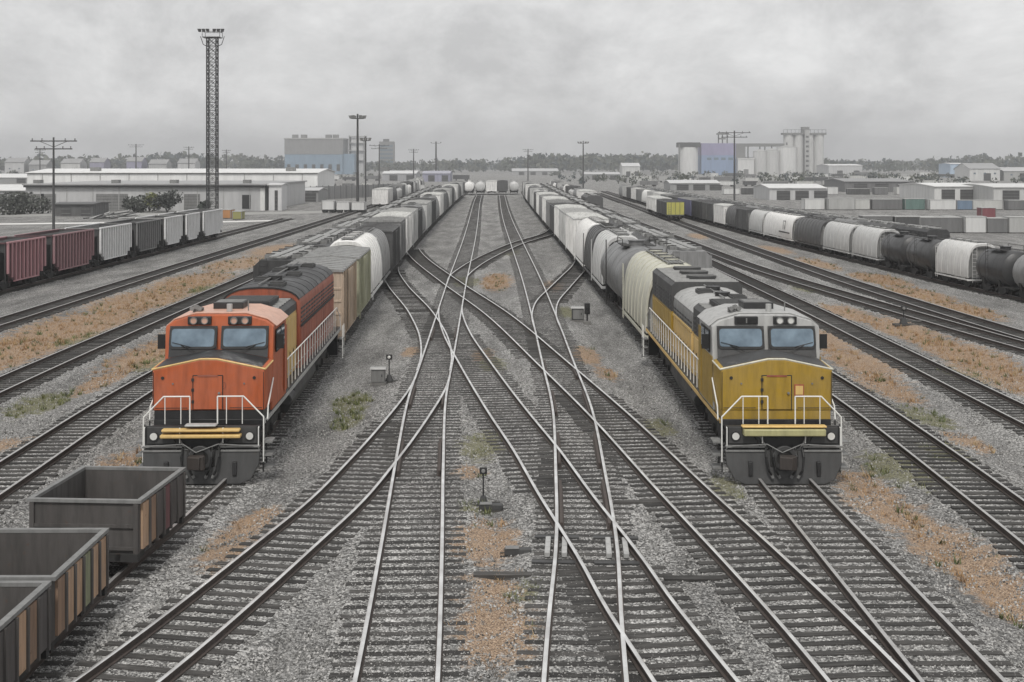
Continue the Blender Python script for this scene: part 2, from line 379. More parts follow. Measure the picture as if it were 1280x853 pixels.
def body_round(L, W, H, mat, root, detail, name='body'):
    hw = W/2; zc = 1.25; prof = []
    for i in range(17):
        t = math.pi*i/16; c, s_ = math.cos(t), math.sin(t)
        prof.append((hw*math.copysign(abs(c)**.62, c), zc+.15+(H-zc-.15)*(s_**.72)))
    prof = [(hw*.96, zc)]+prof+[(-hw*.96, zc)]
    ys = [(-L/2+.95, .90), (-L/2+.56, .93), (-L/2+.54, .985), (-L/2+.65, 1.0), (L/2-.65, 1.0), (L/2-.54, .985), (L/2-.56, .93), (L/2-.95, .90)]
    mb = MB(); mb.loft([[(x*k, y, zc+(z-zc)*(1-(1-k)*1.2)) for x, z in prof] for y, k in ys], mat)
    for s in (-1, 1):                 # dark end bulkhead inside the overhang
        mb.prism_y([(x*.89, zc+.01+(z-zc)*.865) for x, z in prof], s*(L/2-.945), s*(L/2-.90), M['grey'])
    n = max(3, int(L/1.5))            # pressed seams
    for i in range(1, n):
        y = -L/2+.65+(L-1.3)*i/n
        mb.loft([[(x*1.022, y-.045, zc+(z-zc)*1.012+.002) for x, z in prof], [(x*1.022, y+.045, zc+(z-zc)*1.012+.002) for x, z in prof]], mat)
    return mb.build(name, root)
def hatches(root, L, H, n, mat, r=.30):
    for i in range(n):
        y = -L/2+1.6+(L-3.2)*(i+.5)/n
        mb = MB(); mb.cyl((0, y, H-.05), (0, y, H+.11), r, mat, 12); mb.cyl((0, y, H+.11), (0, y, H+.15), r*1.15, mat, 12); mb.box(-r*1.3, r*1.3, y-.03, y+.03, H+.15, H+.19, M['under'])
        mb.build('hatch', root)
def wagon_round(L, W, H, col, detail):
    root = empty('covered_hopper'); mat = paint(col, .5, .38, .22)
    b = body_round(L, W, H, mat, root, detail); sill(root, L, W, mat)
    walkway(root, -L/2+.9, L/2-.9, H+.06)
    if detail:
        hatches(b, L, H, max(2, int(L/2.6)), mat)
        n = 3 if L > 9 else 2
        for i in range(n):
            y = -L/2+2.4+(L-4.8)*(i+.5)/n; q = (L-5.2)/n/2
            mb = MB(); mb.loft([[(-.9, y-q, 1.24), (.9, y-q, 1.24), (.9, y+q, 1.24), (-.9, y+q, 1.24)], [(-.3, y-.25, .58), (.3, y-.25, .58), (.3, y+.25, .58), (-.3, y+.25, .58)]], mat); mb.build('discharge_chute', root)
        for s in (-1, 1):
            ladder(root, s*(W/2+.05), -s*(L/2-1.0), .8, H-.7, True, mat); ladder(root, s*.9, s*(L/2-.50), .8, H-.4, False, mat)
        mb = MB(); mb.disc_ring((.5, -L/2+.48, 2.6), (0, 1, 0), .24, .29, .04, M['under']); mb.box(.47, .53, -L/2+.47, -L/2+.50, 2.34, 2.86, M['under']); mb.box(.24, .76, -L/2+.47, -L/2+.50, 2.57, 2.63, M['under']); mb.build('brake_wheel', root)
    end_kit(root, L, W, detail)
    for s in (-1, 1): bogie(root, s*(L/2-1.75), detail=detail)
    return root
def wagon_box(L, W, H, col, detail, roofcol=(.36, .36, .35)):
    root = empty('box_wagon'); mat = paint(col, .55, .62, .35); g_ = sum(col)/3; rm = paint((.62, .62, .60) if g_ > .7 else (.42, .42, .41) if g_ > .5 else (.10, .10, .10) if g_ < .12 else (.27, .27, .265), .5, .6, .3)
    hw = W/2; mb = MB(); mb.box(-hw, hw, -L/2+.65, L/2-.65, 1.06, H-.18, mat)
    n = int(L/1.05)
    for i in range(n+1):
        y = -L/2+.67+(L-1.42)*i/n
        for s in (-1, 1): mb.box(s*hw-(.0 if s > 0 else .07), s*hw+(.07 if s > 0 else 0), y, y+.08, 1.1, H-.22, mat)
    for s in (-1, 1):
        for z in (1.5, 2.1, 2.7, 3.3): 
            if z < H-.4: mb.box(-hw+.05, hw-.05, s*(L/2-.65)-.03, s*(L/2-.65)+.03, z, z+.12, mat)
    mb.build('body', root, bevel=.015)
    r = MB(); r.loft([[(-hw-.05, y, H-.2), (hw+.05, y, H-.2), (hw+.03, y, H-.12), (0, y, H), (-hw-.03, y, H-.12)] for y in (-L/2+.58, L/2-.58)], rm)
    m = int(L/1.2)
    for i in range(m+1):
        y = -L/2+.66+(L-1.32)*i/m
        r.loft([[(-hw-.03, yy, H-.14), (0, yy, H-.02), (hw+.03, yy, H-.14), (hw+.03, yy, H-.085), (0, yy, H+.045), (-hw-.03, yy, H-.085)] for yy in (y-.03, y+.03)], rm)
    r.build('roof', root); sill(root, L, W, mat)
    if detail:
        for s in (-1, 1):
            d = MB(); x = s*(hw+.055); d.box(min(x, x+s*.04), max(x, x+s*.04), -1.2, 1.2, 1.15, H-.3, mat)
            for k in (-1.1, -.4, .4, 1.1): d.box(min(x+s*.04, x+s*.07), max(x+s*.04, x+s*.07), k-.04, k+.04, 1.2, H-.35, mat)
            d.build('side_door', root); ladder(root, s*(hw+.07), -s*(L/2-1.1), .8, H-.5, True, mat); ladder(root, s*.9, s*(L/2-.55), .8, H-.3, False, mat)
    end_kit(root, L, W, detail)
    for s in (-1, 1): bogie(root, s*(L/2-1.75), detail=detail)
    return root
def wagon_tank(L, W, H, col, detail):
    root = empty('tank_wagon'); mat = paint(col, .4, .5, .15); r = min((H-.3-.85)/2, W/2+.2); zc = .85+r; l = L/2-.35
    mb = MB(); rings = []
    for y, k in ((-l, .08), (-l+.04, .45), (-l+.16, .75), (-l+.38, .95), (-l+.6, 1), (l-.6, 1), (l-.38, .95), (l-.16, .75), (l-.04, .45), (l, .08)):
        rings.append([(r*k*math.cos(2*math.pi*i/24), y, zc+r*k*math.sin(2*math.pi*i/24)) for i in range(24)])
    mb.loft([q[::-1] for q in rings], mat)
    for y in (-l*.62, -l*.25, l*.25, l*.62): mb.loft([[((r+.012)*math.cos(2*math.pi*i/24), yy, zc+(r+.012)*math.sin(2*math.pi*i/24)) for i in range(24)][::-1] for yy in (y-.05, y+.05)], mat)
    t = mb.build('tank', root)
    d = MB(); d.cyl((0, 0, zc+r-.1), (0, 0, zc+r+.24), .48, mat, 14); d.cyl((0, 0, zc+r+.24), (0, 0, zc+r+.30), .54, mat, 14); d.build('dome', t)
    w = MB(); top = zc+r+.12
    for s in (-1, 1):
        w.box(s*.75-.25, s*.75+.25, -1.5, 1.5, top-.12, top-.08, M['under'])
        w.tube([(s*1.0, -1.5, top-.1), (s*1.0, -1.5, top+.3), (s*1.0, 1.5, top+.3), (s*1.0, 1.5, top-.1)], .022, M['under'], 5)
    w.build('dome_platform', root)
    f = MB(); f.box(-.28, .28, -L/2+.25, L/2-.25, .84, 1.08, M['under'])
    for s in (-1, 1):
        f.prism_y([(-r*.8, 1.0), (r*.8, 1.0), (r*.92, zc-.3), (r*.5, zc-.75*r), (-r*.5, zc-.75*r), (-r*.92, zc-.3)], s*(L/2-1.75)-.2, s*(L/2-1.75)+.2, M['under'])
        f.box(-W/2, W/2, s*(L/2-.5)-.35, s*(L/2-.5)+.3, .98, 1.08, M['under'])
        f.tube([(s*1.35, -L/2+.4, 1.7), (s*1.35, L/2-.4, 1.7)], .022, M['under'], 5)
    f.build('underframe', root)
    if detail:
        for s in (-1, 1): ladder(root, s*(r+.1), 0, .7, top+.2, True, M['under'])
    end_kit(root, L, W, detail)
    for s in (-1, 1): bogie(root, s*(L/2-1.75), detail=detail)
    return root
def wagon_ribbed(L, W, H, col, detail, load=(.03, .03, .03)):
    """open hopper: ribbed sides, sloping ends with posts, coal load"""
    root = empty('ribbed_hopper'); mat = paint(tuple(c*.38 for c in col), .65, .6, .3); rm = paint(tuple(min(.85, c*1.5+.10) for c in col), .6, .3, .12); hw = W/2; t = .05; e = L/2-.75  # lit ribs and shaded panels put into the paint: ribs paler, panels darker
    for s in (-1, 1):
        mb = MB()
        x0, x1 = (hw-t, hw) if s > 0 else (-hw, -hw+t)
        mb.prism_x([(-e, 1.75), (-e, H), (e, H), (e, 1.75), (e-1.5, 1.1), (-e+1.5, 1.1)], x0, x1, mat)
        n = max(7, int(L/.92))
        for i in range(n+1):
            y = -e+.04+(2*e-.13)*i/n; zb = max(1.12, 1.77-.65*min(1, min(y+e, e-y)/1.5))
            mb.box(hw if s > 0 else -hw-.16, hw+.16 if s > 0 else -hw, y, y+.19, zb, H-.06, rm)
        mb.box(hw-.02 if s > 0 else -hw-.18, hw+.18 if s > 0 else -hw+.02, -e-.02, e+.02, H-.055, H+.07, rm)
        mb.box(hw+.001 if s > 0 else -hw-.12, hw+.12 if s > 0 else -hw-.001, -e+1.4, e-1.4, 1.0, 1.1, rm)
        mb.build('side', root)
    for s in (-1, 1):
        en = MB()
        en.loft([[(-hw+t+.003, s*e, H-.02), (hw-t-.003, s*e, H-.02), (hw-t-.003, s*(e-.06), H-.02), (-hw+t+.003, s*(e-.06), H-.02)],
                 [(-hw+t+.003, s*e, H-.8), (hw-t-.003, s*e, H-.8), (hw-t-.003, s*(e-.06), H-.8), (-hw+t+.003, s*(e-.06), H-.8)],
                 [(-hw+t+.003, s*(e-1.7), 1.1), (hw-t-.003, s*(e-1.7), 1.1), (hw-t-.003, s*(e-1.76), 1.1), (-hw+t+.003, s*(e-1.76), 1.1)]], M['darkgrey'])
        for k in (-hw+.1, -.5, .5, hw-.1): en.box(k-.05, k+.05, s*(e+.07)-.05, s*(e+.07)+.05, 1.1, H-.1, M['darkgrey'])
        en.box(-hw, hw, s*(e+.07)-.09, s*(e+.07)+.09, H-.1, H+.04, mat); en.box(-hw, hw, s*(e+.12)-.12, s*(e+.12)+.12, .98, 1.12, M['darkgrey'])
        en.build('end', root)
    ld = MB(); ny, nx = 14, 6; zs = H-.25
    g = [[(-hw+t+.01+(W-2*t-.02)*i/nx, -e+.1+(2*e-.2)*j/ny, zs+(.22*math.sin(math.pi*i/nx)*(.6+.4*math.sin(j*1.9))+random.uniform(-.04, .04)) - (.25 if i in (0, nx) else 0)) for i in range(nx+1)] for j in range(ny+1)]
    vs = [p for r_ in g for p in r_]; ld.add(vs, [(j*(nx+1)+i, j*(nx+1)+i+1, (j+1)*(nx+1)+i+1, (j+1)*(nx+1)+i) for j in range(ny) for i in range(nx)], paint(load, .9, .3, .1)); ld.build('load', root, smooth=False)
    f = MB(); f.box(-.25, .25, -L/2+.25, L/2-.25, .84, 1.06, M['under'])
    for k in (-1.4, 1.4): f.loft([[(-.9, k-.7, 1.15), (.9, k-.7, 1.15), (.9, k+.7, 1.15), (-.9, k+.7, 1.15)], [(-.5, k-.3, .5), (.5, k-.3, .5), (.5, k+.3, .5), (-.5, k+.3, .5)]], M['under'])
    f.build('underframe', root)
    if detail:
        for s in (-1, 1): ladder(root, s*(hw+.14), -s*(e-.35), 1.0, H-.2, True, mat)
    end_kit(root, L, W, detail)
    for s in (-1, 1): bogie(root, s*(L/2-1.75), detail=detail)
    return root
def wagon_low(L, W, H, col, detail):
    """dark covered hopper with angular roof, trough hatches and roof boxes"""
    root = empty('hatch_roof_hopper'); mat = paint(col, .6, .55, .2); hw = W/2; e = L/2-.6
    mb = MB(); mb.prism_y([(-hw, 1.1), (hw, 1.1), (hw, H-.45), (hw-.35, H-.12), (-hw+.35, H-.12), (-hw, H-.45)], -e, e, mat)
    n = int(L/1.5)
    for i in range(n+1):
        y = -e+.05+(2*e-.2)*i/n
        for s in (-1, 1): mb.box(hw if s > 0 else -hw-.08, hw+.08 if s > 0 else -hw, y, y+.1, 1.15, H-.46, mat)
    b = mb.build('body', root, bevel=.02)
    walkway(root, -e+.1, e-.1, H+.08, .5, M['lightgrey'])
    for i in range(max(2, int(L/2.6))):
        y = -e+.9+(2*e-1.8)*(i+.5)/max(2, int(L/2.6))
        for s in (-1, 1):
            h = MB(); x = s*.85; h.box(x-.25, x+.25, y-.6, y+.6, H-.119, H+.10, M['grey'] if (i+s) % 3 else M['lightgrey']); h.box(x-.28, x+.28, y-.06, y+.06, H+.10, H+.16, M['under']); h.build('hatch', b)
    sill(root, L, W, mat); end_kit(root, L, W, detail)
    if detail:
        for s in (-1, 1): ladder(root, s*(hw+.1), -s*(e-.4), .8, H-.3, True, mat); ladder(root, s*.9, s*(e+.06), .8, H, False, mat)
    for s in (-1, 1): bogie(root, s*(L/2-1.75), detail=detail)
    return root
_wc = {}
def wagon(kind, L, W, H, col, detail=True):
    L = round(L*2)/2
    key = (kind, L, W, H, col, detail)
    if key not in _wc: _wc[key] = {'round': wagon_round, 'box': wagon_box, 'tank': wagon_tank, 'ribbed': wagon_ribbed, 'low': wagon_low}[kind](L, W, H, col, detail); return _wc[key]
    return copy_tree(_wc[key])
KIND_WORD = {'round': ('rounded covered hopper', 'hopper wagon'), 'box': ('box wagon', 'box wagon'), 'tank': ('tank wagon', 'tank wagon'), 'ribbed': ('ribbed open hopper', 'hopper wagon'), 'low': ('hatch-roofed hopper', 'hopper wagon')}
def put_on(root, cv, y, dz=0):
    root.location = (float(cv(y)), y, dz); root.rotation_euler = (0, 0, cv.ang(y))
def row(cv, y, cars, where, group, gap=0.3, far=190, scale=1.0):
    """cars: list of (kind, length, width, height, colour, colour word)"""
    for i, (kind, L, W, H, col, cw) in enumerate(cars):
        w = wagon(kind, L, W, H, col, y < far); LL = round(L*2)/2
        put_on(w, cv, y+LL*scale/2); w.scale = (scale, scale, scale)
        tag(w, f'{cw} {KIND_WORD[kind][0]}, {ORD[i]} {where}', KIND_WORD[kind][1], group)
        y += LL*scale+gap
    return y

# ------------------------------------------------------------------ small ore wagons
def ore_wagon(panels, L=3.0, W=2.47, H=1.87):
    root = empty('ore_wagon'); hw, e, t = W/2, L/2, .05; PM = {'t': paint((.44, .285, .18), .8, .75, .7), 'b': paint((.27, .17, .11), .8, .75, .6), 'o': paint((.24, .25, .15), .8, .7, .5), 'd': paint((.085, .075, .072), .8, .65, .5), 'm': paint((.17, .07, .075), .8, .65, .5)}; dk = paint((.075, .068, .064), .8, .7, .5)
    zb = .72
    for s in (-1, 1):
        mb = MB(); x0, x1 = (hw-t, hw) if s > 0 else (-hw, -hw+t); mb.box(x0, x1, -e, e, zb, H-.05, dk)
        n = 6
        for i in range(n):
            y = -e+.06+(2*e-.12)*i/n; w = (2*e-.12)/n
            a, b = (hw, hw+.055) if s > 0 else (-hw-.055, -hw)
            mb.box(a, b, y+.03, y+w-.09, zb+.06, H-.09, PM[panels[i]])
            a, b = (hw, hw+.095) if s > 0 else (-hw-.095, -hw)
            mb.box(a, b, y+w-.085, y+w-.02, zb, H-.07, dk)
        mb.build('side', root)
        en = MB(); y0, y1 = (e-t, e) if s > 0 else (-e, -e+t); en.box(-hw+t, hw-t, y0, y1, zb, H-.05, dk)
        for z in (zb+.06, zb+.55): en.box(-hw+.1, hw-.1, e if s > 0 else -e-.05, e+.05 if s > 0 else -e, z, z+.07, dk)
        for k in (-hw+.06, hw-.06): en.box(k-.05, k+.05, e if s > 0 else -e-.07, e+.07 if s > 0 else -e, zb-.05, H-.06, dk)
        en.build('end', root)
        gr = MB(); yy = s*(e+.09); gr.tube([(-.25, s*e, zb+.42), (-.25, yy, zb+.42), (.25, yy, zb+.42), (.25, s*e, zb+.42)], .015, M['grey'], 5); gr.build('grab_iron', root)
    rm = MB(); k = .06
    for s in (-1, 1):
        rm.box(s*hw-k, s*hw+k, -e-k, e+k, H-.05, H+.02, M['grey']); rm.box(-hw+k, hw-k, s*e-k, s*e+k, H-.05, H+.02, M['grey'])
    rm.build('rim', root)
    fl = MB(); fl.box(-hw+t, hw-t, -e+t, e-t, zb, zb+.05, dk); fl.build('floor', root)
    f = MB(); f.box(-.85, -.72, -e-.1, e+.1, zb-.16, zb-.005, M['under']); f.box(.72, .85, -e-.1, e+.1, zb-.16, zb-.005, M['under']); f.box(-hw, hw, -e-.1, -e+.05, zb-.18, zb-.01, M['under']); f.box(-hw, hw, e-.05, e+.1, zb-.18, zb-.01, M['under'])
    for k in (-.85, .85):
        for s in (-1, 1): f.box(s*.98-.06, s*.98+.06, k-.25, k+.25, .42, zb-.01, M['under'])
    f.build('underframe', root)
    for k in (-.85, .85):
        for s in (-1, 1):
            w = MB(); w.cyl((s*.66, k, RT_Z+.29), (s*.8, k, RT_Z+.29), .29, M['wheel'], 18); w.cyl((s*.61, k, RT_Z+.29), (s*.66, k, RT_Z+.29), .32, M['wheel'], 18); w.cyl((0, k, RT_Z+.29), (s*.92, k, RT_Z+.29), .07, M['wheel'], 8); w.build('wheel', root)
    for s in (-1, 1): coupler(root, s*(e-.1), s, .62)
    return root

# ------------------------------------------------------------------ locomotives (origin under the front pilot, +y to the rear)
def locomotive(yellow):
    root = empty('diesel_locomotive'); NOSE = M['yellow'] if yellow else M['orange']
    CAB = M['lightgrey'] if yellow else M['orange']; ROOF = M['lightgrey'] if yellow else M['pink_orange']; TRIM = M['cream'] if yellow else M['amber']
    SIDE = M['yellow'] if yellow else M['redbrown']; BLK = M['black']
    # frame and walkway deck
    f = MB(); f.box(-1.62, 1.62, 1.0, 22.6, 1.50, 1.72, BLK); f.box(-.9, .9, 1.0, 22.6, 1.05, 1.5, M['under']); f.build('frame', root, bevel=.02)
    for s in (-1, 1):
        b = MB(); x = s*1.63; b.box(min(x, x+s*.03), max(x, x+s*.03), 1.2, 22.5, 1.56, 1.68, M['lightgrey'] if not yellow else M['amber']); b.build('sill_stripe', root)
    # pilot with plough, steps and end plate
    p = MB()
    prof = [(-1.68, 1.02), (-1.66, .62), (-1.45, .22), (-1.15, .08), (1.15, .08), (1.45, .22), (1.66, .62), (1.68, 1.02)]
    p.loft([[(x, -.02-(1.02-z)*.18, z) for x, z in prof], [(x, .10-(1.02-z)*.18, z) for x, z in prof]], M['darkgrey'])
    for s in (-1, 1): p.box(s*.98-.06, s*.98+.06, -.2, -.075, .32, .72, BLK)
    p.build('pilot', root, bevel=.015)
    e = MB(); e.box(-1.66, 1.66, .12, .22, 1.03, 1.70, BLK)
    for s in (-1, 1):
        for z in (.98, 1.10): e.box(s*.55 if s > 0 else -1.68, 1.68 if s > 0 else -.55, -.06, .11, z, z+.055, M['grey'])
        e.box(s*1.12-.46, s*1.12+.46, .06, .118, 1.20, 1.68, M['darkgrey'])
        e.tube([(s*.75, .08, 1.55), (s*.62, .0, 1.32), (s*.48, .03, 1.05)], .03, M['grey'], 6); e.tube([(s*.9, .08, 1.5), (s*.72, -.04, 1.22), (s*.66, .0, 1.0)], .022, M['rubber'], 6)
    e.build('end_plate', root, bevel=.01)
    for s in (-1, 1):
        st = MB()
        for k, z in enumerate((.38, .76, 1.14)): st.box(s*1.70 if s > 0 else -1.98+.0, 1.98 if s > 0 else -1.70, .35, .95, z, z+.05, M['grey'])
        for yy in (.35, .92): st.box(s*1.70 if s > 0 else -1.74, 1.74 if s > 0 else -1.70, yy, yy+.03, .3, 1.7, BLK)
        st.build('step', root)
        st2 = MB()
        for k, z in enumerate((.45, .85, 1.25)): st2.box(s*1.64 if s > 0 else -1.88, 1.88 if s > 0 else -1.64, 21.6, 22.2, z, z+.05, M['grey'])
        for yy in (21.6, 22.17): st2.box(s*1.82 if s > 0 else -1.86, 1.86 if s > 0 else -1.82, yy, yy+.03, .4, 1.9, M['rail_white'])
        st2.build('step', root)
    # anticlimber
    a = MB(); AC = M['olive_cream'] if yellow else M['amber']
    if yellow: a.box(-1.18, 1.18, -.22, .11, 1.46, 1.66, AC); a.box(-1.22, 1.22, -.16, .11, 1.69, 1.75, M['amber'])
    else: a.box(-1.15, 1.15, -.22, .11, 1.40, 1.50, AC); a.box(-1.12, 1.12, -.18, .11, 1.57, 1.65, AC); a.box(-.45, .45, -.2, .11, 1.73, 1.79, M['lightgrey'])
    a.build('anticlimber', root, bevel=.03)
    # coupler
    c = MB(); c.box(-.40, .40, -.12, .1, .56, 1.04, M['under']); c.box(-.12, .12, -.55, .1, .70, .92, M['wheel']); c.loft([[(-.22, -.5, .60), (.2, -.5, .60), (.2, -.5, 1.0), (-.22, -.5, 1.0)], [(-.26, -.72, .62), (.10, -.80, .62), (.10, -.80, .98), (-.26, -.72, .98)]], M['wheel']); c.cyl((.14, -.66, .60), (.14, -.66, 1.0), .10, M['wheel'], 10)
    c.disc_ring((0, -.135, .82), (0, 1, 0), .24, .36, .1, M['darkgrey'], 18); c.build('coupler', root, bevel=.02)
    cl_ = MB(); cl_.tube([(-1.5, -.1, 1.16), (-.5, -.12, 1.22), (-.1, -.3, 1.02), (.5, -.12, 1.22), (1.5, -.1, 1.16)], .016, M['grey'], 6); cl_.build('uncoupling_lever', root)
    for s in (-1, 1):
        for q in (.32, .52): hz_ = MB(); hz_.tube([(s*q, .0, 1.12), (s*(q+.02), -.22, .86), (s*(q-.04), -.30, .50), (s*(q-.12), -.26, .36)], .032, M['rubber'], 7); hz_.cyl((s*(q-.12), -.26, .36), (s*(q-.16), -.25, .28), .045, M['grey'], 8); hz_.build('brake_hose', root)
        gb = MB(); gb.tube([(s*.62, .02, 1.24), (s*.62, -.03, 1.24), (s*.62, -.03, 1.66), (s*.62, .02, 1.66)], .016, M['rail_white'], 5); gb.build('grab_iron', root); gb = MB(); gb.tube([(s*1.64, .05, 1.06), (s*1.64, -.01, 1.1), (s*1.64, -.01, 1.66), (s*1.64, .05, 1.68)], .018, M['rail_white'], 5); gb.build('grab_iron', root)
    for s in (-1, 1):
        h = MB(); h.cyl((s*1.38, .125, 1.42), (s*1.38, .02, 1.42), .14, BLK, 16); hb = h.build('headlight', root)
        l = MB(); l.cyl((s*1.38, .019, 1.42), (s*1.38, .0, 1.42), .105, M['lens'], 16); l.build('lens', hb)
    # front sub-base under the nose
    s_ = MB(); s_.box(-1.60, 1.60, 1.0, 2.4, 1.722, 1.98, NOSE if yellow else BLK)
    s_.build('nose_base', root)
    # nose
    n = MB(); hw = 1.66
    r1 = [(-hw, 1.05, 1.985), (hw, 1.05, 1.985), (hw, 1.05, 3.22), (.25, 1.05, 3.52), (-.25, 1.05, 3.52), (-hw, 1.05, 3.22)]
    r0 = [(x*.985, .98, z if z < 2 else z-.04) for x, _, z in r1]
    r2 = [(x, 2.46, z + (0 if z < 2 else .05)) for x, _, z in r1]
    n.loft([r0, r1, r2], NOSE); n.build('nose', root, bevel=.03)
    ag = MB(); AGM = M['darkgrey'] if yellow else M['black']
    ag.loft([[(-1.56, 1.09, 3.235), (-.22, 1.09, 3.505), (.22, 1.09, 3.505), (1.56, 1.09, 3.235), (1.56, 1.09, 3.255), (.22, 1.09, 3.535), (-.22, 1.09, 3.535), (-1.56, 1.09, 3.255)], [(-1.56, 2.34, 3.265), (-.22, 2.34, 3.54), (.22, 2.34, 3.54), (1.56, 2.34, 3.265), (1.56, 2.34, 3.315), (.22, 2.34, 3.59), (-.22, 2.34, 3.59), (-1.56, 2.34, 3.315)]], AGM); ag.build('anti_glare_panel', root)
    tr = MB(); tr.tube([(-1.67, 1.0, 3.20), (-.25, 1.0, 3.50), (.25, 1.0, 3.50), (1.67, 1.0, 3.20)], .032, TRIM, 6); tr.tube([(-1.67, 1.0, 3.2), (-1.68, 2.4, 3.24)], .025, TRIM, 6); tr.tube([(1.67, 1.0, 3.2), (1.68, 2.4, 3.24)], .025, TRIM, 6); tr.build('nose_trim', root)
    d = MB(); dx = .0 if yellow else -.02
    d.box(dx-.42, dx+.42, .955, .978, 2.02, 3.0, NOSE); d.box(dx-.30, dx+.30, .94, .9545, 2.98, 3.03, M['redbrown']); d.cyl((dx+.34, .95, 2.5), (dx+.34, .90, 2.5), .04, M['grey'], 8); d.build('nose_door', root, bevel=.012)
    ol = MB()
    for (u0, z0, u1, z1) in ((dx-.44, 2.0, dx-.44, 3.02), (dx+.44, 2.0, dx+.44, 3.02), (dx-.44, 3.02, dx+.44, 3.02)): ol.tube([(u0, .972, z0), (u1, .972, z1)], .014, M['under'], 5)
    for z in (2.2, 2.55, 2.85): ol.box(dx-.48, dx-.40, .935, .954, z, z+.09, M['under'])
    for s in (-1, 1):
        ol.tube([(s*1.62, .975, 2.02), (s*1.62, .975, 3.12)], .010, M['under'], 4); ol.tube([(s*.62, .975, 2.06), (s*1.58, .975, 2.06)], .010, M['under'], 4)
        ol.cyl((s*1.35, .975, 2.95), (s*1.35, .955, 2.95), .05, M['under'], 8); ol.cyl((s*1.05, .975, 2.78), (s*1.05, .95, 2.78), .028, M['grey'], 8)
    ol.build('nose_seams', root)
    if yellow:
        q = MB(); q.box(.52, .80, .94, .978, 2.42, 2.76, M['redbrown']); q.box(.55, .77, .93, .9395, 2.46, 2.72, M['amber']); q.build('nose_locker', root)
    # white front handrails
    for s in (-1, 1):
        h = MB(); y = .30
        h.tube([(s*1.74, y-.05, .62), (s*1.74, y, 1.92), (s*1.16, y, 2.52), (s*.40, y, 2.52), (s*.40, y, 1.72)], .021, M['rail_white'], 8)
        for k in (.66, 1.12): h.tube([(s*k, y, 2.5), (s*k, y, 1.72)], .014, M['rail_white'], 6)
        h.build('front_handrail', root)
    # cab
    fy = lambda z: 2.35+max(0, z-3.2)*.28
    cw = 1.66
    prof = [(-cw, 1.725), (cw, 1.725), (cw, 4.26), (1.42, 4.44), (.78, 4.62), (-.78, 4.62), (-1.42, 4.44), (-cw, 4.26)]
    cb = MB(); cb.loft([[(x, fy(z), z) for x, z in prof], [(x, 5.3, z) for x, z in prof]], CAB); cb.build('cab', root, bevel=.03)
    side = MB()
    if yellow:
        for s in (-1, 1): side.box(cw+.003 if s > 0 else -cw-.02, cw+.02 if s > 0 else -cw-.003, 2.5, 5.28, 1.8, 3.35, NOSE)
        side.build('cab_side_panel', root)
    ro = MB(); rp = [(1.73, 4.24), (1.46, 4.475), (.80, 4.665), (-.80, 4.665), (-1.46, 4.475), (-1.73, 4.24), (-1.66, 4.268), (-1.43, 4.446), (-.785, 4.626), (.785, 4.626), (1.43, 4.446), (1.66, 4.268)]
    ro.loft([[(x, fy(4.4)+.22, z) for x, z in rp], [(x, 5.45, z) for x, z in rp]], ROOF); ro.build('cab_roof', root, bevel=.01)
    def plate(mb, out, o0, o1, mat):
        mb.loft([[(x, fy(z)-o0, z) for x, z in out], [(x, fy(z)-o1, z) for x, z in out]], mat)
    def rr(x0, x1, z0, z1, r=.09, k=4):
        P = []
        for cx, cz, a0 in ((x1-r, z1-r, 0), (x0+r, z1-r, 90), (x0+r, z0+r, 180), (x1-r, z0+r, 270)):
            for i in range(k+1): a = R(a0+90*i/k); P.append((cx+r*math.cos(a), cz+r*math.sin(a)))
        return P[::-1]
    mk = MB(); plate(mk, [(-1.52, 3.33), (-.06, 3.60), (-.06, 4.28), (-1.52, 4.28)], .004, .012, BLK if not yellow else M['darkgrey']); plate(mk, [(.06, 3.60), (1.52, 3.33), (1.52, 4.28), (.06, 4.28)], .004, .012, BLK if not yellow else M['darkgrey']); mk.build('windscreen_surround', root)
    for s in (-1, 1):
        x0, x1 = (.07, 1.52) if s > 0 else (-1.52, -.07)
        wf = MB(); plate(wf, rr(x0, x1, 3.60, 4.27, .13), .014, .05, M['rubber']); w = wf.build('windscreen', root)
        g = MB(); plate(g, rr(x0+.07, x1-.07, 3.67, 4.20, .09), .051, .057, M['glass']); g.build('pane', w)
        wp = MB(); cx = (x0+x1)/2; wp.tube([(cx-.1*s, fy(3.5)-.09, 3.52), (cx+.35*s, fy(3.72)-.085, 3.72)], .012, M['rubber'], 5); wp.tube([(cx+.05*s, fy(3.68)-.08, 3.66), (cx+.62*s, fy(3.8)-.08, 3.80)], .010, M['rubber'], 5); wp.build('wiper', w)
        nb = MB(); y = fy(4.45); cx = s*.62 if not yellow else s*.60
        nb.box(cx-.36, cx+.36, y-.10, y+.12, 4.33, 4.57, BLK); b = nb.build('lamp_housing', root, bevel=.015)
        if not yellow or s > 0:
            for k in (-.17, .17):
                l = MB(); l.cyl((cx+k, y-.101, 4.45), (cx+k, y-.125, 4.45), .10, M['lens'] if yellow else M['pink_orange'], 14); l.disc_ring((cx+k, y-.13, 4.45), (0, 1, 0), .09, .115, .03, M['grey'], 14); l.build('lamp', b)
        else:
            l = MB(); l.box(cx-.30, cx+.30, y-.112, y-.102, 4.37, 4.53, M['rubber']); l.box(cx-.02, cx+.02, y-.12, y-.113, 4.37, 4.53, M['grey']); l.build('number_panel', b)
        # cab side windows and door
        x = s*(cw+.021)
        for k, (a_, b_) in enumerate(((2.95, 3.75), (3.85, 4.6))):
            wf = MB(); wf.box(min(x, x+s*.03), max(x, x+s*.03), a_, b_, 3.42, 4.12, M['rubber']); w = wf.build('side_window', root)
            g = MB(); g.box(min(x+s*.031, x+s*.036), max(x+s*.031, x+s*.036), a_+.06, b_-.06, 3.48, 4.06, M['glass']); g.build('pane', w)
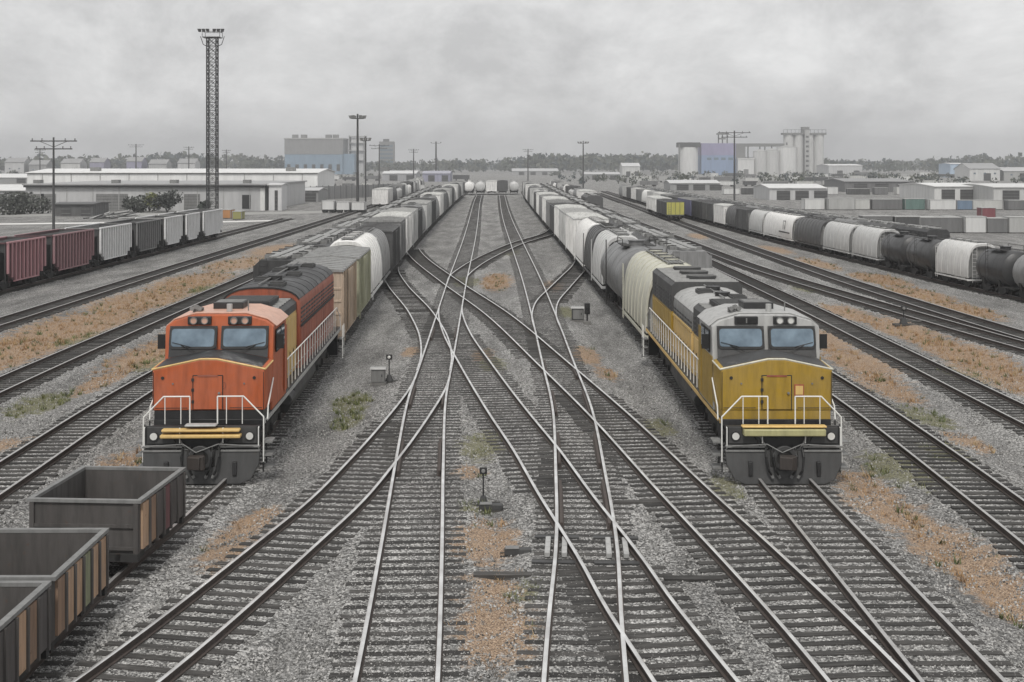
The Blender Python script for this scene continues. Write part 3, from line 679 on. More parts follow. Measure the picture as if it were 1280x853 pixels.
        mr = MB(); mr.box(s*1.72 if s > 0 else -1.95, 1.95 if s > 0 else -1.72, 2.82, 2.86, 3.55, 4.0, M['rubber']); mr.build('mirror', root)
        dr = MB(); dr.box(min(x, x+s*.02), max(x, x+s*.02), 4.72, 5.25, 1.9, 4.0, NOSE); dr.build('cab_door', root)
    # roof gear on the cab
    ac = MB(); ac.box(-.45, .5, 3.9, 4.9, 4.668, 4.86, BLK)
    for k in range(5): ac.box(-.4, .45, 4.0+.18*k, 4.08+.18*k, 4.861, 4.88, M['grey'])
    ac.build('roof_cooler', root, bevel=.02)
    hn = MB()
    for k, z in ((-.12, .0), (.0, .06), (.12, .0)): hn.cyl((-.85+k, 3.55, 4.74+z), (-.85+k, 3.15, 4.76+z), .03, M['grey'], 8, .075)
    hn.box(-1.02, -.68, 3.52, 3.6, 4.60, 4.76, M['grey']); hn.build('horn', root)
    an = MB(); an.cyl((.75, 3.4, 4.66), (.75, 3.4, 4.98), .02, M['grey'], 6); an.cyl((.2, 3.2, 4.668), (.2, 3.2, 4.9), .09, M['lightgrey'], 10); an.build('antenna', root)
    # hoods
    HG = paint((.13, .13, .13), .6, .5, .2); LG = M['lightgrey']
    hood_secs = []
    if yellow:
        hood(root, 5.32, 9.2, 1.30, 4.25, M['amber'], HG, LG, flat=True, upper=M['darkgrey'], z_split=3.2, grille=True)
        hood(root, 9.22, 14.6, 1.34, 4.35, M['amber'], M['lightgrey'], LG, flat=False, upper=M['grey'], z_split=3.25)
        hood(root, 14.62, 21.6, 1.42, 4.50, M['yellow'], M['darkgrey'], LG, flat=True, upper=M['darkgrey'], z_split=3.35, fans=True)
    else:
        hood(root, 5.32, 10.4, 1.28, 4.30, M['amber'], M['darkgrey'], LG, flat=True, upper=M['darkgrey'], z_split=3.9, grille=True)
        hood(root, 10.42, 21.6, 1.42, 4.72, M['redbrown'], M['black'], M['darkgrey'], flat=False, upper=M['redbrown'], z_split=3.3)
    # walkway handrails
    for s in (-1, 1):
        h = MB(); x = s*1.58
        h.tube([(x, 5.5, 2.72), (x, 21.5, 2.72), (s*1.66, 22.0, 2.3), (s*1.7, 22.2, 1.6)], .022, M['rail_white'], 6)
        y = 5.6
        while y < 21.6: h.tube([(x, y, 1.72), (x, y, 2.72)], .022, M['rail_white'], 5); y += .8
        h.tube([(x, 5.6, 2.2), (x, 21.5, 2.2)], .010, M['lightgrey'], 5)
        h.tube([(s*1.74, 1.0, 1.72), (s*1.74, 1.1, 2.1), (s*1.70, 2.35, 2.72)], .022, M['rail_white'], 6)
        h.build('side_handrail', root)
    rt = MB(); rt.box(-1.5, 1.5, 22.6, 22.75, .4, 1.7, BLK); rt.build('rear_pilot', root)
    # fuel tank and gear
    ft = MB(); ft.prism_y([(-1.45, 1.48), (-1.5, 1.0), (-1.2, .42), (1.2, .42), (1.5, 1.0), (1.45, 1.48)], 8.6, 14.4, M['darkgrey'])
    for s in (-1, 1): ft.cyl((s*1.35, 7.4, 1.1), (s*1.35, 8.5, 1.1), .2, M['darkgrey'], 10)
    ft.build('fuel_tank', root, bevel=.03)
    for y in (4.6, 18.4): bogie(root, y, wr=.5, wb=1.75, axles=3, hw=1.18)
    return root
def hood(root, y0, y1, hw, H, side, roof, rib, flat, upper, z_split, grille=False, fans=False):
    b = MB(); b.box(-hw, hw, y0, y1, 1.722, z_split, side)
    n = max(3, int((y1-y0)/.75))
    for i in range(n):
        ya = y0+.06+(y1-y0-.12)*i/n; w = (y1-y0-.12)/n
        for s in (-1, 1):
            b.box(hw if s > 0 else -hw-.025, hw+.025 if s > 0 else -hw, ya+.03, ya+w-.03, 1.85, z_split-.1, side)
            b.box(hw+.025 if s > 0 else -hw-.05, hw+.05 if s > 0 else -hw-.025, ya+w-.12, ya+w-.07, 2.4, 2.6, M['under'])
    hb = b.build('hood', root, bevel=.01)
    u = MB(); k = hw+.012
    if flat: pr = [(-k, z_split+.002), (k, z_split+.002), (k, H-.12), (k-.14, H), (-k+.14, H), (-k, H-.12)]
    else:
        pr = [(-k, z_split+.002), (k, z_split+.002)]
        for i in range(13): a = math.pi*i/12; c, s_ = math.cos(a), math.sin(a); pr.append((k*math.copysign(abs(c)**.8, c), H-.62+.62*s_**.9))
    u.prism_y(pr, y0, y1, upper)
    for i in range(n):
        ya = y0+.06+(y1-y0-.12)*i/n; w = (y1-y0-.12)/n
        for s in (-1, 1):
            for j in range(4):
                z = z_split+.1+j*.16
                if z < H-.72 or (flat and z < H-.3): u.box(k if s > 0 else -k-.02, k+.02 if s > 0 else -k, ya+.06, ya+w-.06, z, z+.07, M['black'])
    u.build('hood_upper', root, bevel=.012)
    r = MB()
    if flat:
        r.box(-k+.16, k-.16, y0+.02, y1-.02, H+.002, H+.03, roof); m = max(4, int((y1-y0)/.55))
        for i in range(m): y = y0+.1+(y1-y0-.2)*i/m; r.box(-k+.14, k-.14, y, y+.07, H+.031, H+.075, rib)
    else:
        pp = [(x*1.012, z+.02) for x, z in pr[3:-1]]; pq = [(x*.99, z-.03) for x, z in pr[3:-1]][::-1]
        r.prism_y(pp+pq, y0-.03, y1+.02, roof)
        m = max(3, int((y1-y0)/1.3))
        for i in range(1, m): y = y0+(y1-y0)*i/m; r.prism_y([(x*1.02, z+.03) for x, z in pr[3:-1]]+pq, y-.03, y+.03, roof)
    r.build('hood_roof', root)
    if grille:
        g = MB(); yc = (y0+y1)/2; g.box(-.85, .85, yc-.9, yc+1.2, H+.08, H+.26, M['black'])
        for i in range(7): g.box(-.82, .82, yc-.8+i*.28, yc-.7+i*.28, H+.261, H+.29, M['darkgrey'])
        g.build('brake_grille', root, bevel=.02)
    for i in range(3 if fans else (2 if not flat else 0)):
        y = y0+(y1-y0)*(i+.7)/(3.2 if fans else 2.4); g = MB(); g.cyl((0, y, H-.02), (0, y, H+.17), .62 if fans else .28, M['darkgrey'] if fans else M['black'], 18)
        if fans:
            for q in (-.3, 0, .3): g.box(-.55, .55, y+q-.03, y+q+.03, H+.171, H+.19, M['grey'])
        g.build('roof_fan' if fans else 'exhaust_stack', root)
    if not flat:
        L_ = y1-y0
        for i in range(max(2, int(L_/2.2))):
            y = y0+.5+i*2.2; g = MB(); s = -1 if i % 2 else 1
            g.box(s*.45-.28, s*.45+.28, y, y+.9, H-.12, H+.10, M['darkgrey']); g.box(s*.45-.24, s*.45+.24, y+.1, y+.8, H+.101, H+.13, M['under']); g.build('roof_hatch', root, bevel=.01)
        g = MB(); g.tube([(-.15, y0+.2, H+.09), (-.15, y1-.2, H+.09)], .03, M['grey'], 6); g.tube([(.2, y0+.2, H+.08), (.2, y1-.2, H+.08)], .02, M['black'], 6); g.build('roof_pipe', root)
        for s in (-1, 1):
            g = MB(); g.box(s*(k+.003) if s > 0 else -k-.05, k+.05 if s > 0 else -k-.003, y0+.1, y1-.1, z_split-.04, z_split+.05, M['under'] if roof is not M['lightgrey'] else M['amber']); g.build('drip_rail', root)
# ------------------------------------------------------------------ ground
def ellipses(lst):
    """(px, py, half width m, half length m) -> ground ellipses"""
    return [(*gp(px, py), a, b) for px, py, a, b in lst]
TAN = [(-25.2, 62, 2.6, 7), (-25.0, 74, 2.8, 9), (-25.3, 88, 2.8, 8), (-25.4, 102, 2.6, 8), (-25.6, 120, 2.4, 9), (-26, 140, 2, 10), (-17.8, 63, 1.3, 6), (-18, 72, 1.2, 4), (-17.6, 55, .7, 3),
       (-23.5, 52, 1.0, 3), (-17.0, 42, .8, 1.5), (-11.6, 40, 1.2, 2.0), (-6.9, 31.3, .55, 2.2), (-6.6, 33.5, .5, 1.4), (10.1, 35, .9, 2.6), (10.6, 31, .95, 2.6), (10.7, 28, .75, 2.2), (10.2, 37.5, .7, 1.5),
       (15.6, 54, 1.0, 4), (16.3, 60, 1.2, 5), (16.4, 68, 1.1, 5), (15.3, 43, .6, 1.6), (21.5, 56, 1.6, 5), (22.3, 63, 1.6, 6), (22.0, 72, 1.4, 6), (20.9, 80, 1.2, 5), (29.2, 92, 1.7, 6), (29.8, 104, 1.7, 6), (29.0, 82, 1.5, 5), (28.6, 120, 1.3, 7), (28.8, 140, 1.2, 7), (24, 165, 1, 6),
       (-.65, 31.5, .8, 1.8), (-.3, 25.6, .8, 2.2), (-.45, 28.2, .6, 1.0), (-1.3, 38.5, .4, .8), (-1.2, 102, 1.2, 7), (-1.4, 62, .5, 2), (3.6, 62, .6, 3), (4.2, 57, .5, 2), (3.1, 97, .7, 4), (-5.0, 63, .4, 1.6), (-19, 165, 1.4, 9), (-20.5, 145, 1.5, 8)]
OLV = [(-1.0, 42, .7, 2.0), (-6.3, 50, .7, 2.2), (-6.0, 46.5, .5, 1.4), (-23, 68, 1, 2.5), (-22.8, 95, 1, 3), (-18.4, 50, .8, 2.5), (-16.6, 60, .8, 3), (11.8, 39, .9, 2.2), (13.9, 41, .6, 1.6), (15.2, 47, .8, 2), (19.9, 56, .8, 2.5), (5.2, 45, .5, 1.6), (-3.6, 100, 1, 4), (-.2, 135, 1, 6), (-.9, 59, .6, 2), (22, 95, 1, 3), (3.4, 80, .6, 3), (-22, 125, 1.2, 4), (-.9, 34.5, .4, .7), (.2, 27.6, .4, .8), (6.1, 36.5, .45, 1.2)]
def build_ground(cl):
    xs = np.concatenate([np.array([-6000, -3500, -2000, -1200, -800, -500, -340, -240, -170, -125, -95, -75, -62]), np.arange(-52, 52.01, 0.4), np.array([62, 75, 95, 125, 170, 240, 340, 500, 800, 1200, 2000, 3500, 6000])])
    ys = np.concatenate([np.array([-300, -60, -10, 5, 10]), np.arange(14, 120, 0.4), np.arange(120, 300, 1.5), np.arange(300, 480, 6), np.array([500, 560, 640, 760, 900, 1200, 1700, 2500, 4000, 7000])])
    X, Y = np.meshgrid(xs, ys); X = X.ravel(); Y = Y.ravel(); n = len(X)
    kd = KDTree(len(cl))
    for i, p in enumerate(cl): kd.insert((p[0], p[1], 0), i)
    kd.balance(); D = np.full(n, 9.0)
    ii = np.where((abs(X) < 53) & (Y > 13) & (Y < 440))[0]
    for i in ii: D[i] = kd.find((X[i], Y[i], 0))[2]
    rg = np.random.RandomState(3)
    Z = 0.064-0.14*np.clip((D-1.35)/0.9, 0, 1) + np.where(D > 1.4, rg.normal(0, .018, n), rg.normal(0, .003, n)) - 0.012
    far = (abs(X) > 53) | (Y > 300); Z[far] = -0.10
    def field(lst):
        f = np.zeros(n)
        for x, y, a, b in lst: f = np.maximum(f, np.clip(1.25-np.sqrt(((X-x)/(a*1.25))**2+((Y-y)/(b*1.25))**2), 0, 1))
        return f
    tan, olv = field(TAN), field(OLV)
    nx, ny = len(xs), len(ys)
    idx = np.arange(n).reshape(ny, nx); q = np.stack([idx[:-1, :-1], idx[:-1, 1:], idx[1:, 1:], idx[1:, :-1]], -1).reshape(-1, 4)
    me = bpy.data.meshes.new('ground'); me.vertices.add(n); me.vertices.foreach_set('co', np.stack([X, Y, Z], 1).ravel())
    me.loops.add(q.size); me.loops.foreach_set('vertex_index', q.ravel()); me.polygons.add(len(q)); me.polygons.foreach_set('loop_start', np.arange(0, q.size, 4)); me.polygons.foreach_set('use_smooth', [True]*len(q)); me.update(calc_edges=True); me.validate()
    for nm, arr in (('soil', tan), ('moss', olv), ('bed', np.clip(1-(D-1.2)/1.0, 0, 1))):
        at = me.attributes.new(nm, 'FLOAT', 'POINT'); at.data.foreach_set('value', arr.astype(np.float32))
    m, nt, b = nmat('ballast_and_cinders'); tc = N(nt, 'ShaderNodeTexCoord'); co = tc.outputs['Object']
    v = N(nt, 'ShaderNodeTexVoronoi', Scale=19.0, Randomness=1.0); nt.links.new(co, v.inputs['Vector'])
    v2 = N(nt, 'ShaderNodeTexVoronoi', Scale=38.0); nt.links.new(co, v2.inputs['Vector'])
    sp = N(nt, 'ShaderNodeSeparateColor'); nt.links.new(v.outputs['Color'], sp.inputs[0]); sp2 = N(nt, 'ShaderNodeSeparateColor'); nt.links.new(v2.outputs['Color'], sp2.inputs[0])
    stone = ramp(nt, [(0.0, (.05, .049, .047)), (0.35, (.17, .168, .163)), (0.7, (.36, .355, .345)), (1.0, (.62, .61, .595))]); nt.links.new(sp.outputs[0], stone.inputs[0])
    grit = ramp(nt, [(0.0, (.03, .029, .028)), (0.5, (.13, .127, .122)), (0.8, (.28, .275, .265)), (1.0, (.54, .53, .515))]); nt.links.new(sp2.outputs[0], grit.inputs[0])
    gap = ramp(nt, [(0.0, 1.0), (0.55, 1.0), (0.85, 0.25)]); md = N(nt, 'ShaderNodeMath', operation='MULTIPLY'); md.inputs[1].default_value = 1.0; nt.links.new(v.outputs['Distance'], md.inputs[0]); nt.links.new(md.outputs[0], gap.inputs[0])
    st = mix(nt, 1.0, stone.outputs[0], gap.outputs[0], 'MULTIPLY')
    nl = N(nt, 'ShaderNodeTexNoise', Scale=0.35, Detail=7.0, Roughness=0.68); mpl = N(nt, 'ShaderNodeMapping'); mpl.inputs['Scale'].default_value = (1.6, .35, 1); nt.links.new(co, mpl.inputs[0]); nt.links.new(mpl.outputs[0], nl.inputs['Vector'])
    nm_ = N(nt, 'ShaderNodeTexNoise', Scale=1.9, Detail=8.0, Roughness=0.7); nt.links.new(co, nm_.inputs['Vector'])
    def attr(a):
        q_ = N(nt, 'ShaderNodeAttribute'); q_.attribute_name = a; return q_.outputs['Fac']
    def math_(op, a, c):
        k = N(nt, 'ShaderNodeMath', operation=op)
        for i, z in ((0, a), (1, c)):
            if hasattr(z, 'is_output'): nt.links.new(z, k.inputs[i])
            else: k.inputs[i].default_value = z
        return k.outputs[0]
    base = mix(nt, math_('MULTIPLY', attr('bed'), 0.85), grit.outputs[0], st)
    base = mix(nt, 0.35, base, st)
    lr = ramp(nt, [(0.33, 0.72), (0.67, 1.62)]); nt.links.new(nl.outputs[0], lr.inputs[0])
    base = mix(nt, 1.0, base, lr.outputs[0], 'MULTIPLY')
    def patch(base, a, c0, c1, k):
        s = math_('ADD', attr(a), math_('MULTIPLY', math_('SUBTRACT', nm_.outputs[0], 0.5), 2.3)); r = ramp(nt, [(0.30, 0.0), (0.62, k)]); nt.links.new(s, r.inputs[0])
        gate = ramp(nt, [(0.0, 0.0), (0.06, 1.0)]); nt.links.new(attr(a), gate.inputs[0])
        cr = ramp(nt, [(0.0, tuple(x*.35 for x in c0)), (0.45, c0), (1.0, c1)]); nt.links.new(sp2.outputs[1], cr.inputs[0])
        return mix(nt, math_('MULTIPLY', r.outputs[0], gate.outputs[0]), base, cr.outputs[0])
    base = patch(base, 'moss', (.17, .165, .085), (.30, .29, .16), .75)
    base = patch(base, 'soil', (.34, .235, .155), (.56, .41, .29), .9)
    nt.links.new(base, b.inputs['Base Color']); b.inputs['Roughness'].default_value = 0.95; b.inputs['Specular IOR Level'].default_value = 0.2
    hs = math_('ADD', math_('MULTIPLY', v.outputs['Distance'], -1.0), math_('MULTIPLY', v2.outputs['Distance'], -0.4))
    bp = N(nt, 'ShaderNodeBump', Strength=0.9, Distance=0.05); nt.links.new(hs, bp.inputs['Height']); nt.links.new(bp.outputs[0], b.inputs['Normal'])
    me.materials.append(m); o = bpy.data.objects.new('ground', me); COL.objects.link(o); tag(o, kind='structure')
    return xs, ys
def scatter_stones(kd):
    """loose ballast stones lying on the bed in the foreground: one heap nobody could count"""
    rg = random.Random(5); mats = [plain('ballast_stone', (.26, .255, .245), .9), plain('ballast_stone', (.13, .128, .123), .9), plain('ballast_stone', (.46, .45, .435), .9), plain('ballast_stone', (.06, .058, .055), .9)]
    mb = MB()
    base = [(-1, 0, 0), (1, 0, 0), (0, -1, 0), (0, 1, 0), (0, 0, 1)]
    for m in mats: mb.mi(m)
    V, Fc, Mi = mb.v, mb.f, mb.m
    for _ in range(120000):
        y = 20+38*rg.random()**1.5; x = (rg.random()*2-1)*0.43*y
        s = rg.uniform(.014, .036); a = rg.random()*6.28; c, sn = math.cos(a), math.sin(a); o = len(V); D_ = kd.find((x, y, 0))[2]; zst = .045-.14*min(1, max(0, (D_-1.35)/.9)); k = rg.choice((0, 0, 0, 1, 1, 2, 2, 3))
        for px, py, pz in base:
            px *= s*rg.uniform(.7, 1.4); py *= s*rg.uniform(.7, 1.4); V.append((x+c*px-sn*py, y+sn*px+c*py, zst+pz*s*(.9 if D_ < 1.35 else 1.3)))
        for f in ((0, 2, 4), (2, 1, 4), (1, 3, 4), (3, 0, 4)): Fc.append([o+i for i in f]); Mi.append(k)
    o = mb.build('loose_ballast', smooth=False); tag(o, kind='stuff')
def dry_grass():
    rg = random.Random(9); mb = MB(); m1 = plain('dry_grass_blade', (.36, .23, .12), .9); m2 = plain('green_grass_blade', (.17, .18, .075), .9)
    for lst, m, k in ((TAN, m1, 55), (OLV, m2, 60)):
        for x0, y0, a, b in lst:
            if y0 > 110: continue
            for _ in range(int(k*a*b)):
                t = rg.random()*6.28; r = math.sqrt(rg.random()); x = x0+a*r*math.cos(t); y = y0+b*r*math.sin(t)
                for _b in range(4):
                    an = rg.random()*6.28; h = rg.uniform(.05, .17); w = .012; dx, dy = math.cos(an), math.sin(an); q = rg.uniform(-.06, .06); qq = rg.uniform(-.06, .06)
                    mb.add([(x+q-dy*w, y+qq+dx*w, -.11), (x+q+dy*w, y+qq-dx*w, -.11), (x+q+dx*h*.5, y+qq+dy*h*.5, -.11+h)], [(0, 1, 2)], m)
    m3 = plain('weed_blade', (.10, .12, .045), .9); m4 = plain('straw_blade', (.42, .31, .18), .9)
    for lst, n, mm in ((OLV, 16, (m2, m3)), (TAN, 5, (m4, m1, m3))):
        for x0, y0, a, b in lst:
            if y0 > 130: continue
            for _ in range(int(n*max(1, a*b))):
                t = rg.random()*6.28; r = math.sqrt(rg.random())*1.15; x = x0+a*r*math.cos(t); y = y0+b*r*math.sin(t); m = rg.choice(mm); S = rg.uniform(.6, 1.5)
                for _b in range(14):
                    an = rg.random()*6.28; h = rg.uniform(.08, .24)*S; w = .018; dx, dy = math.cos(an), math.sin(an); q = rg.uniform(-.07, .07)*S; qq = rg.uniform(-.07, .07)*S
                    mb.add([(x+q-dy*w, y+qq+dx*w, -.10), (x+q+dy*w, y+qq-dx*w, -.10), (x+q+dx*h*.7, y+qq+dy*h*.7, -.10+h)], [(0, 1, 2)], m)
    o = mb.build('grass', smooth=False); tag(o, kind='stuff')

# ------------------------------------------------------------------ yard furniture
def gnd(px, py, z=-.08): x, y = gp(px, py); return (x, y, z)
def switch_stand(px, py, label, tall=1.5, rod=(1.6, -1.2), lamp=True, sc=1.0):
    r = empty('switch_stand', gnd(px, py)); tag(r, label, 'switch stand', 'switch stands and point machines')
    b = MB(); b.box(-.55, .75, -.14, .14, .0, .14, M['wood']); b.box(-.55, .75, .34, .60, .0, .14, M['wood']); b.build('base_timber', r, bevel=.01)
    c = MB(); c.loft([[(-.2, .0, .142), (.2, .0, .142), (.2, .45, .142), (-.2, .45, .142)], [(-.1, .12, .5), (.1, .12, .5), (.1, .33, .5), (-.1, .33, .5)]], M['black']); c.build('stand_body', r, bevel=.015)
    p = MB(); p.cyl((0, .22, .5), (0, .22, tall), .035, M['black'], 8); p.build('mast', r)
    t = MB(); t.loft([[(-.17, .20, tall+.0), (.17, .20, tall+.0), (.17, .24, tall), (-.17, .24, tall)], [(-.17, .20, tall+.30), (.17, .20, tall+.30), (.17, .24, tall+.3), (-.17, .24, tall+.3)]], M['black']); t.cyl((0, .12, tall+.15), (0, .19, tall+.15), .09, M['lens'] if lamp else M['grey'], 12); t.build('target', r, bevel=.02); r.scale = (sc, sc, sc)
    l = MB(); l.tube([(.1, .2, .45), (.75, .15, .30), (1.0, .15, .32)], .025, M['grey'], 6); l.build('hand_lever', r)
    d = MB(); d.tube([(.2, .25, .1), (rod[0], rod[1], .09)], .022, M['grey'], 6); d.tube([(.2, .33, .1), (rod[0], rod[1]+.12, .09)], .022, M['grey'], 6); d.build('throw_rod', r)
    return r
def relay_box(px, py, label, sc=1.0, body='lightgrey', top='white'):
    r = empty('relay_cabinet', gnd(px, py)); tag(r, label, 'cabinet', 'cabinets and posts beside the points')
    b = MB(); b.box(-.38, .38, -.28, .28, .16, .92, M[body]); b.build('cabinet', r, bevel=.02)
    l = MB(); l.prism_x([(-.36, .922), (.36, .922), (.30, .99), (-.30, .99)], -.45, .45, M[top]); l.build('lid', r); r.scale = (sc, sc, sc)
    d = MB(); d.box(-.33, .33, -.30, -.283, .22, .86, M['grey']); h = d.build('door', r); k = MB(); k.box(.2, .25, -.33, -.301, .5, .64, M['black']); k.build('handle', h)
    p = MB(); p.box(-.44, .44, -.32, .32, 0, .158, M['plank']); p.build('plinth', r)
    return r
def point_machine(px, py, label, sc=.5):
    r = empty('point_machine', gnd(px, py)); tag(r, label, 'point machine', 'switch stands and point machines')
    b = MB(); b.box(-.75, .55, -.2, .2, .10, .42, M['darkgrey']); b.build('case', r, bevel=.05)
    t = MB(); t.box(-.7, -.05, -.24, .24, .424, .47, M['grey']); t.build('cover', r, bevel=.015)
    w = MB(); w.box(-.95, 2.2, -.36, -.22, 0, .12, M['wood']); w.box(-.95, 2.2, .22, .36, 0, .12, M['wood']); w.build('bearer', r)
    o = MB(); o.tube([(.55, 0, .2), (2.3, .05, .2)], .03, M['grey'], 6); o.build('throw_rod', r); r.scale = (sc, sc, sc)
    return r
def dwarf_signal(px, py, label):
    r = empty('dwarf_signal', gnd(px, py)); tag(r, label, 'signal')
    b = MB(); b.box(-.22, .22, -.2, .2, 0, .2, M['plank']); b.build('base', r, bevel=.02)
    p = MB(); p.cyl((0, 0, .2), (0, 0, .6), .05, M['black'], 8); p.build('post', r)
    h = MB(); h.box(-.16, .16, -.1, .1, .6, 1.25, M['black']); o = h.build('head', r, bevel=.03)
    for z in (.78, 1.06): l = MB(); l.cyl((0, -.10, z), (0, -.24, z), .085, M['black'], 12, .095); l.cyl((0, -.102, z), (0, -.11, z), .07, M['lens'], 12); l.build('lamp', o)
def mast(px, yb, yt, label, kind='light', r0=.2, arm=2.4, n=6):
    x, y = gp(px, yb); h = HC+(HZ-yt)*y/F; r = empty('light_mast' if kind == 'light' else 'utility_pole', (x, y, -.1))
    tag(r, label, 'light mast' if kind == 'light' else 'utility pole', 'light masts and poles over the yard')
    p = MB(); p.cyl((0, 0, 0), (0, 0, h), r0, M['darkgrey'], 10, r0*.6); p.build('pole', r)
    if kind == 'light':
        c = MB(); c.disc_ring((0, 0, h-.9), (0, 0, 1), arm*.42, arm*.48, .1, M['darkgrey'], 16); c.box(-arm/2, arm/2, -.06, .06, h-.95, h-.83, M['darkgrey']); c.box(-.06, .06, -arm/2, arm/2, h-.95, h-.83, M['darkgrey']); c.build('lamp_ring', r)
        for i in range(n):
            a = 2*math.pi*i/n; l = MB(); q = arm*.5; l.loft([[(q*math.cos(a)+u, q*math.sin(a)+v, h-.9) for u, v in ((-.22, -.22), (.22, -.22), (.22, .22), (-.22, .22))], [(q*math.cos(a)*1.1+u, q*math.sin(a)*1.1+v, h-.3) for u, v in ((-.3, -.3), (.3, -.3), (.3, .3), (-.3, .3))]], M['grey']); l.build('floodlight', r)
    else:
        for k, (z, w) in enumerate(((h-.6, arm), (h-1.7, arm*.8))):
            c = MB(); c.box(-w/2, w/2, -.12, .12, z, z+.16, M['darkgrey']); q = c.build('crossarm', r)
            for u in (-.46, -.25, .25, .46): i = MB(); i.cyl((u*w, 0, z+.16), (u*w, 0, z+.46), .08, M['grey'], 8); i.build('insulator', q)
        b = MB(); b.tube([(-arm*.3, .0, h-.55), (0, .0, h-1.35), (arm*.3, .0, h-.55)], .04, M['darkgrey'], 5); b.build('brace', r)
    return r
def lattice_tower():
    x, y = gp(265.5, 268); h = HC+(HZ-47)*y/F; r = empty('lattice_light_tower', (x, y, -.1)); tag(r, 'tall dark lattice floodlight tower with a lamp platform, right of the warehouse', 'light tower')
    a = .85
    for sx in (-1, 1):
        for sy in (-1, 1): l = MB(); l.cyl((sx*a, sy*a, 0), (sx*a, sy*a, h), .13, M['black'], 6); l.build('leg', r)
    b = MB(); n = 22; dz = h/n
    for i in range(n):
        z = i*dz
        for (p, q) in (((-a, -a), (a, -a)), ((a, -a), (a, a)), ((a, a), (-a, a)), ((-a, a), (-a, -a))):
            b.cyl((*p, z), (*q, z+dz), .05, M['black'], 4); b.cyl((*q, z), (*p, z+dz), .05, M['black'], 4); b.cyl((*p, z+dz), (*q, z+dz), .04, M['black'], 4)
    b.build('bracing', r)
    p = MB(); p.box(-1.6, 1.6, -1.2, 1.2, h, h+.15, M['black']); p.build('platform', r)
    ra = MB()
    for s in (-1, 1): ra.tube([(s*1.6, -1.2, h+.15), (s*1.6, -1.2, h+1.1), (s*1.6, 1.2, h+1.1), (s*1.6, 1.2, h+.15)], .05, M['black'], 5); ra.tube([(-1.6, s*1.2, h+1.1), (1.6, s*1.2, h+1.1)], .05, M['black'], 5)
    ra.build('railing', r)
    for s in (-1, 1):
        k = MB(); k.tube([(s*a, 0, h-1.6), (s*1.7, 0, h-1.2), (s*2.2, 0, h+.3)], .07, M['black'], 5); k.build('lamp_bracket', r)
        for u in (.55, 1.3, 2.05): f = MB(); f.loft([[(s*u-.22, -1.25, h+1.0), (s*u+.22, -1.25, h+1.0), (s*u+.22, -.9, h+1.0), (s*u-.22, -.9, h+1.0)], [(s*(u+.1)-.3, -1.45, h+1.55), (s*(u+.1)+.3, -1.45, h+1.55), (s*(u+.1)+.3, -.9, h+1.55), (s*(u+.1)-.3, -.9, h+1.55)]], M['darkgrey']); f.build('floodlight', r)
    ld = MB(); ld.tube([(-.2, -a-.1, 0), (-.2, -a-.1, h)], .03, M['grey'], 4); ld.tube([(.2, -a-.1, 0), (.2, -a-.1, h)], .03, M['grey'], 4)
    z = .3
    while z < h: ld.tube([(-.2, -a-.1, z), (.2, -a-.1, z)], .02, M['grey'], 4); z += .5
    ld.build('ladder', r)

# ------------------------------------------------------------------ buildings
WALLM = {}
def wallm(rgb, scale=5.0):
    k = (rgb, scale)
    if k not in WALLM: WALLM[k] = corr('corrugated_cladding', rgb, scale)
    return WALLM[k]
def shed(px0, px1, yb, yt, depth, label, wall=(.42, .42, .42), roof=(.66, .66, .65), rise=1.5, doors=2, name='shed', cat='shed', group=None, windows=0):
    x0, y = gp(px0, yb); x1, _ = gp(px1, yb); h = HC-(yt-HZ)*y/F; w = x1-x0
    r = empty(name, ((x0+x1)/2, y, -.12)); tag(r, label, cat, group); hw = w/2; W = wallm(wall); Rf = wallm(roof, 3.0)
    b = MB(); b.prism_x([(0, 0), (0, h), (depth/2, h+rise), (depth, h), (depth, 0)], -hw, hw, W); b.build('wall', r)
    t = MB(); t.prism_x([(-.4, h-.02), (-.4, h+.16), (depth/2, h+rise+.2), (depth+.4, h+.16), (depth+.4, h-.02), (depth/2, h+rise+.02)], -hw-.3, hw+.3, Rf); t.build('roof', r)
    for i in range(doors):
        x = -hw+w*(i+.5)/doors+w*.08; dw = min(2.2, w*.12); d = MB(); d.box(x-dw, x+dw, -.06, -.003, .1, min(h*.8, 4.2), M['darkgrey'])
        for k in range(4): d.box(x-dw+.05, x+dw-.05, -.09, -.061, .5+k*.8, .58+k*.8, M['grey']) if .6+k*.8 < min(h*.8, 4.2) else None
        d.build('door', r)
    for i in range(windows):
        x = -hw+w*(i+.5)/windows; f = MB(); f.box(x-.6, x+.6, -.07, -.004, h*.55, h*.55+.9, M['grey']); q = f.build('window', r); g = MB(); g.box(x-.5, x+.5, -.085, -.071, h*.55+.1, h*.55+.8, M['glass']); g.build('pane', q)
    return r
